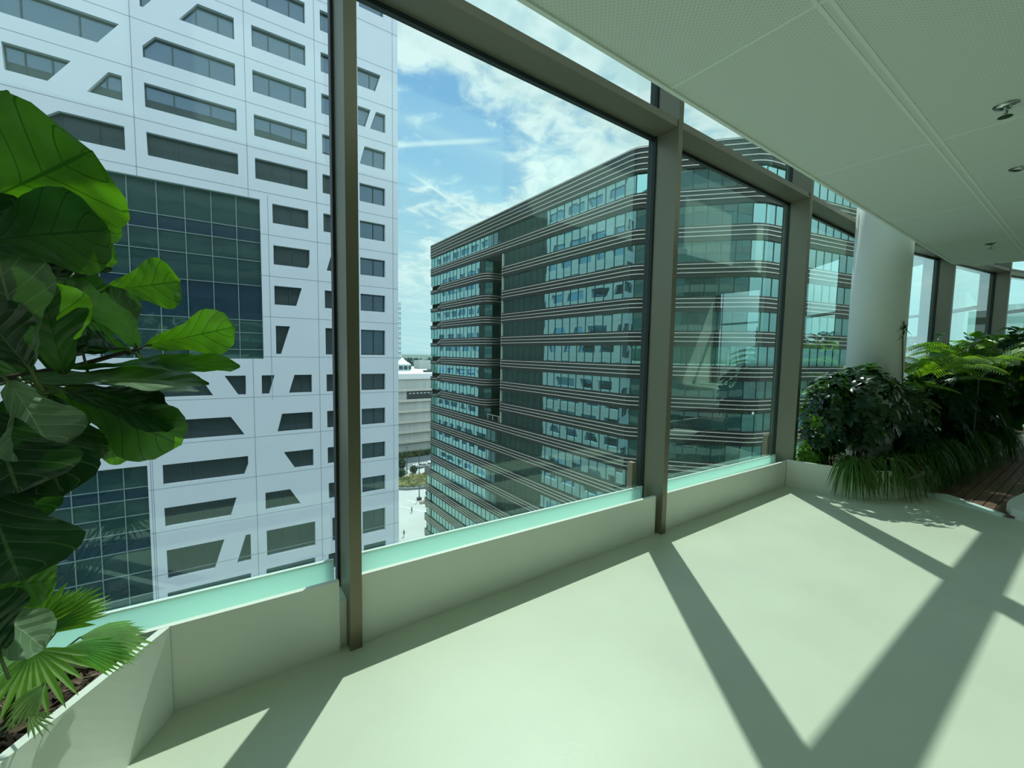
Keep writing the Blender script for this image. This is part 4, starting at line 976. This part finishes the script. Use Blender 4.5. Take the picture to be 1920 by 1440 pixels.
for k, (pa, p, q, ya, yb_, R, n, sp_, m, m2) in enumerate(fans):
    A, B = at(*p, 1, ya), at(*q, 1, yb_); d = (B-A).normalized(); view = (CAM-A).normalized()
    b = MB(); fan(b, A, d, view*.6+V((0, 0, .8)), R, n, sp_, m, .2, k, m2); b.build('leaf', pa)
    b = MB(); b.tube([pa.location, (V(pa.location)+A)/2+V((0, 0, .05)), A], [.005, .004, .003], 'petiole', 5); b.build('stalk', pa)
# shrubs in the right planter ----------------------------------------
def bush(c, r3, n, lf, label, cat='plant', m='sch', leafn=7, seed=0, size=.10, wid=.022, prof=EL, name='umbrella_plant', top=None, mix=()):
    rr = random.Random(seed); c = V(c)
    e = empty(name, (c.x, c.y, .26), label, cat)
    b = MB()
    for k in range(6):
        q = c+V((rr.uniform(-.6, .6)*r3[0], rr.uniform(-.6, .6)*r3[1], rr.uniform(-.2, .6)*r3[2]))
        b.tube([(c.x+rr.uniform(-.08, .08), c.y+rr.uniform(-.08, .08), .26), (c*.5+q*.5)+V((0, 0, -.1)), q], [.012, .009, .005], 'stem', 6)
    b.build('stem', e)
    b = MB()
    for k in range(n):
        u = V((rr.gauss(0, 1), rr.gauss(0, 1), rr.gauss(0, 1))).normalized(); f = rr.uniform(.45, 1)**.5
        p = c+V((u.x*r3[0], u.y*r3[1], u.z*r3[2]))*f
        if p.z < .3: continue
        out = (V((u.x, u.y, u.z*.6+.45))).normalized(); out = (out+V((rr.uniform(-.3, .3), rr.uniform(-.3, .3), rr.uniform(-.2, .3)))).normalized()
        t1 = out.cross(V((.3, .2, .9))).normalized(); t2 = out.cross(t1)
        mm = m if not mix or rr.random() > mix[1] else mix[0]
        for j in range(leafn):
            an = 2*pi*j/leafn+rr.uniform(-.2, .2); d = (t1*cos(an)+t2*sin(an)+out*rr.uniform(.05, .5)).normalized(); L_ = size*rr.uniform(.75, 1.2)
            leaf(b, p+d*.012, p+d*L_-V((0, 0, L_*.25)), out, wid*rr.uniform(.85, 1.15), prof, mm, 5, 1, .05, .15, 0, k*9+j)
    o = b.build('leaves', e, True)
    return e
bush((6.62, 1.80, 1.02), (.58, .40, .50), 210, 7, 'dark glossy umbrella plant, the rounded bush in front of the white column', seed=1, size=.125, wid=.028, mix=('lime', .05))
bush((6.22, 2.0, .92), (.36, .28, .55), 120, 7, 'small umbrella plant against the third mullion, left of the rounded bush', seed=2, size=.11, wid=.026, mix=('lime', .22))
bush((7.65, 1.65, .85), (.5, .36, .50), 120, 6, 'dark umbrella plant right of the column, below the palms', seed=3, size=.13, wid=.03)
bush((6.14, 2.12, .42), (.22, .12, .16), 60, 5, 'low lime-green shrub in the sun by the window behind the third mullion', m='lime', seed=4, size=.09, wid=.014, prof=LA, name='lime_shrub')
bush((8.6, 1.5, .95), (.5, .42, .6), 95, 6, 'dark large-leaved shrub beneath the palm fronds', m='dark', seed=5, size=.19, wid=.045, name='philodendron')
bush((10.0, 1.38, 1.1), (.7, .45, .75), 130, 5, 'broad-leaved rubber shrub among the palms, under the second far mullion', m='dark', seed=6, size=.22, wid=.055, name='rubber_plant', mix=('fig', .08))
bush((11.8, 1.15, 1.35), (1.1, .6, .85), 120, 5, 'rubber shrub at the right edge of the photo, furthest along the planter', m='dark', seed=7, size=.24, wid=.06, name='rubber_plant', mix=('lime', .06))
bush((7.5, 1.45, .5), (.4, .22, .22), 50, 5, 'low dark foliage plant behind the trailing spider plants', m='dark', seed=8, size=.13, wid=.035, name='philodendron')
def spider(x, y, z, R, n, label, seed, m='spider', m2='spiderp', lift=.22, hang=.40, dirb=None, wb=.007):
    rr = random.Random(seed); e = empty('spider_plant', (x, y, .26), label, 'plant', 'spider plants along the planter rim')
    b = MB()
    for k in range(n):
        an = rr.uniform(0, 2*pi) if not dirb or rr.random() < .35 else dirb+rr.gauss(0, .75); L_ = R*rr.uniform(.65, 1.15); up_ = lift*rr.uniform(.5, 1.3); dn = hang*rr.uniform(.5, 1.2); w = wb*rr.uniform(.7, 1.2)
        d = V((cos(an), sin(an), 0)); s_ = V((-sin(an), cos(an), 0)); prev = None; N_ = 8
        for i in range(N_+1):
            t_ = i/N_; p = V((x, y, z))+d*(L_*(t_*.95-.15*t_**3))+V((0, 0, up_*4*t_*(1-t_)*.9-dn*t_**2.2)); ww = w*(.5+1.2*t_ if t_ < .4 else 1-(t_-.4)**2*2.6); 
            if p.z < .015: p.z = .015+.002*rr.random()
            cur = [p-s_*ww, p-s_*ww*.7+V((0, 0, -.001)), p+s_*ww*.7+V((0, 0, -.001)), p+s_*ww]
            if prev:
                for j, mm in ((0, m2), (1, m), (2, m2)): b.poly([prev[j], prev[j+1], cur[j+1], cur[j]], mm)
            prev = cur
    b.build('leaves', e); return e
sx = [(6.12, 1.70, 'spider plant with striped blades hanging over the planter, nearest the corner by the windows', -2.4), (6.45, 1.50, 'spider plant trailing over the curved front of the right planter, second from the window corner', -1.9), (6.80, 1.45, 'spider plant trailing where the planter meets the deck', -1.7), (7.3, 1.38, 'grassy spider plant arching over the start of the deck', -1.6),
      (7.9, 1.32, 'long-bladed spider plant arching over the deck, below the dark shrub', -1.5), (8.6, 1.28, 'spider plant further along the deck edge', -1.5), (9.4, 1.2, 'spider plant by the deck under the rubber shrub', -1.5), (10.4, 1.1, 'spider plant at the far end of the deck edge', -1.5)]
for k, (x, y, lab, db_) in enumerate(sx):
    z_ = .32 if k < 3 else .36
    spider(x, y, z_, .46+.04*(k > 2), 105 if k < 3 else 150, lab, 20+k, dirb=db_, lift=.17+.06*(k > 2), hang=.34 if k < 3 else .42, wb=.0125, m='spider', m2='spiderp' if k < 3 else 'spider')
def palm(x, y, z, fronds, label, seed, L_=.9, m='palm', base_h=.5, group=None, m2='lime'):
    rr = random.Random(seed); e = empty('areca_palm', (x, y, .26), label, 'plant', group)
    for k in range(fronds):
        an = 2*pi*k/fronds+rr.uniform(-.4, .4); ll = L_*rr.uniform(.8, 1.15); rise = rr.uniform(.35, .9)*ll; d = V((cos(an), sin(an), 0)); prevp = None
        P0 = V((x, y, z)); pts = []
        for i in range(15):
            t_ = i/14; pts.append(P0+d*ll*(t_**1.15)*.9+V((0, 0, rise*(1.7*t_-1.25*t_*t_))))
        b = MB(); b.tube([(x, y, .27)]+pts, [.008]+[.006-.005*i/15 for i in range(15)], 'petiole', 5)
        fm = m if rr.random() < .55 else m2
        for i in range(2, 32):
            t_ = .18+.82*i/32; f = t_*14; j = min(int(f), 13); c = pts[j]+(pts[j+1]-pts[j])*(f-j); tg = (pts[j+1]-pts[j]).normalized(); s0 = tg.cross(V((0, 0, 1))).normalized(); up_ = s0.cross(tg)
            l2 = .26*L_/.9*sin(pi*min(1, .12+t_*.86))**.7
            for sg in (-1, 1):
                dd = (s0*sg*.85+tg*.55+up_*.28).normalized(); q = c+dd*l2-V((0, 0, l2*.35)); md = c+dd*l2*.5; w = .0105; wv = tg*w
                b.poly([c-wv*.4, c+wv*.4, md+wv, md-wv], fm); b.poly([md-wv, md+wv, q], fm)
        b.build('frond', e)
    return e
palm(8.35, 1.55, 1.15, 12, 'areca palm with arching yellow-green fronds right of the column', 3, 1.0)
palm(9.3, 1.15, 1.3, 12, 'sunlit areca palm in front of the far mullions', 4, 1.05)
palm(7.9, 1.95, .9, 10, 'small areca palm close behind the column at the window', 5, .8)
palm(10.6, 1.3, 1.35, 11, 'areca palm nearest the right edge of the photo', 6, 1.1)
palm(7.2, 2.22, .95, 6, 'little palm squeezed between the column and the glass', 8, .5)
# a few big fig-like leaves on top of the far planting
FT = empty('fiddle_leaf_fig', (9.7, 1.45, .26), 'fig-like plant with broad shiny leaves rising above the palms by the far windows', 'plant')
b = MB(); b.tube([(9.7, 1.45, .26), (9.72, 1.5, 1.2), (9.6, 1.45, 1.85)], [.02, .015, .008], 'stem'); b.build('stem', FT)
rr = random.Random(14)
for k in range(26):
    an = rr.uniform(0, 2*pi); A = V((9.6+rr.uniform(-.6, .9), 1.45+rr.uniform(-.25, .2), rr.uniform(1.45, 1.95))); d = V((cos(an), sin(an)*.8, rr.uniform(-.2, .5))).normalized()
    b = MB(); leaf(b, A, A+d*rr.uniform(.2, .32), (V((0, 0, 1))+V((rr.uniform(-.6, .6), rr.uniform(-.6, .6), 0))), .07, OB, 'fig', 10, 3, .06, .15, .04, k); b.build('leaf', FT, True)
FT2 = empty('fiddle_leaf_fig', (12.0, 1.15, .26), 'broad shiny leaves of a fig-like plant at the right photo edge, above the palms', 'plant')
b = MB(); b.tube([(12, 1.15, .26), (12, 1.15, 1.2), (11.9, 1.1, 2.0)], [.02, .015, .008], 'stem'); b.build('stem', FT2)
for k in range(22):
    an = rr.uniform(0, 2*pi); A = V((11.6+rr.uniform(-.9, .9), 1.1+rr.uniform(-.3, .2), rr.uniform(1.6, 2.2))); d = V((cos(an), sin(an)*.8, rr.uniform(-.2, .5))).normalized()
    b = MB(); leaf(b, A, A+d*rr.uniform(.22, .36), (V((0, 0, 1))+V((rr.uniform(-.6, .6), rr.uniform(-.6, .6), 0))), .08, OB, rr.choice(('fig', 'figdark')), 10, 3, .06, .15, .04, k); b.build('leaf', FT2, True)
# climber on the column
CP = empty('column_climber', (6.98, 1.7, .26), 'thin climbing plant with small spiky tuft on the right flank of the column', 'plant')
b = MB(); px_ = at(1694, 620, 0, 7.13); b.tube([(7.2, 1.5, .3), (7.19, 1.53, 1.0), (px_.x, px_.y, px_.z-.1), (px_.x, px_.y, px_.z+.12)], [.008, .007, .006, .004], 'stem'); b.build('stem', CP)
b = MB(); rr = random.Random(3)
for k in range(26):
    d = V((rr.uniform(-.6, .9), rr.uniform(-.3, .8), rr.uniform(-.5, .9))).normalized(); A = px_+V((0, 0, rr.uniform(-.12, .1))); leaf(b, A, A+d*rr.uniform(.08, .17), V((0, 0, 1)), .007, LA, 'dark', 4, 1, .05)
b.build('leaves', CP)
WB = empty('withered_leaf', (6.55, 1.33, .3), 'withered brown leaf curling over the planter rim among the spider plants', 'leaf')
b = MB(); leaf(b, at(1716, 872, 1, 1.28), at(1693, 900, 1, 1.22), (-.5, -1, .2), .03, LA, 'brown', 8, 2, .15, .3); b.build('blade', WB)
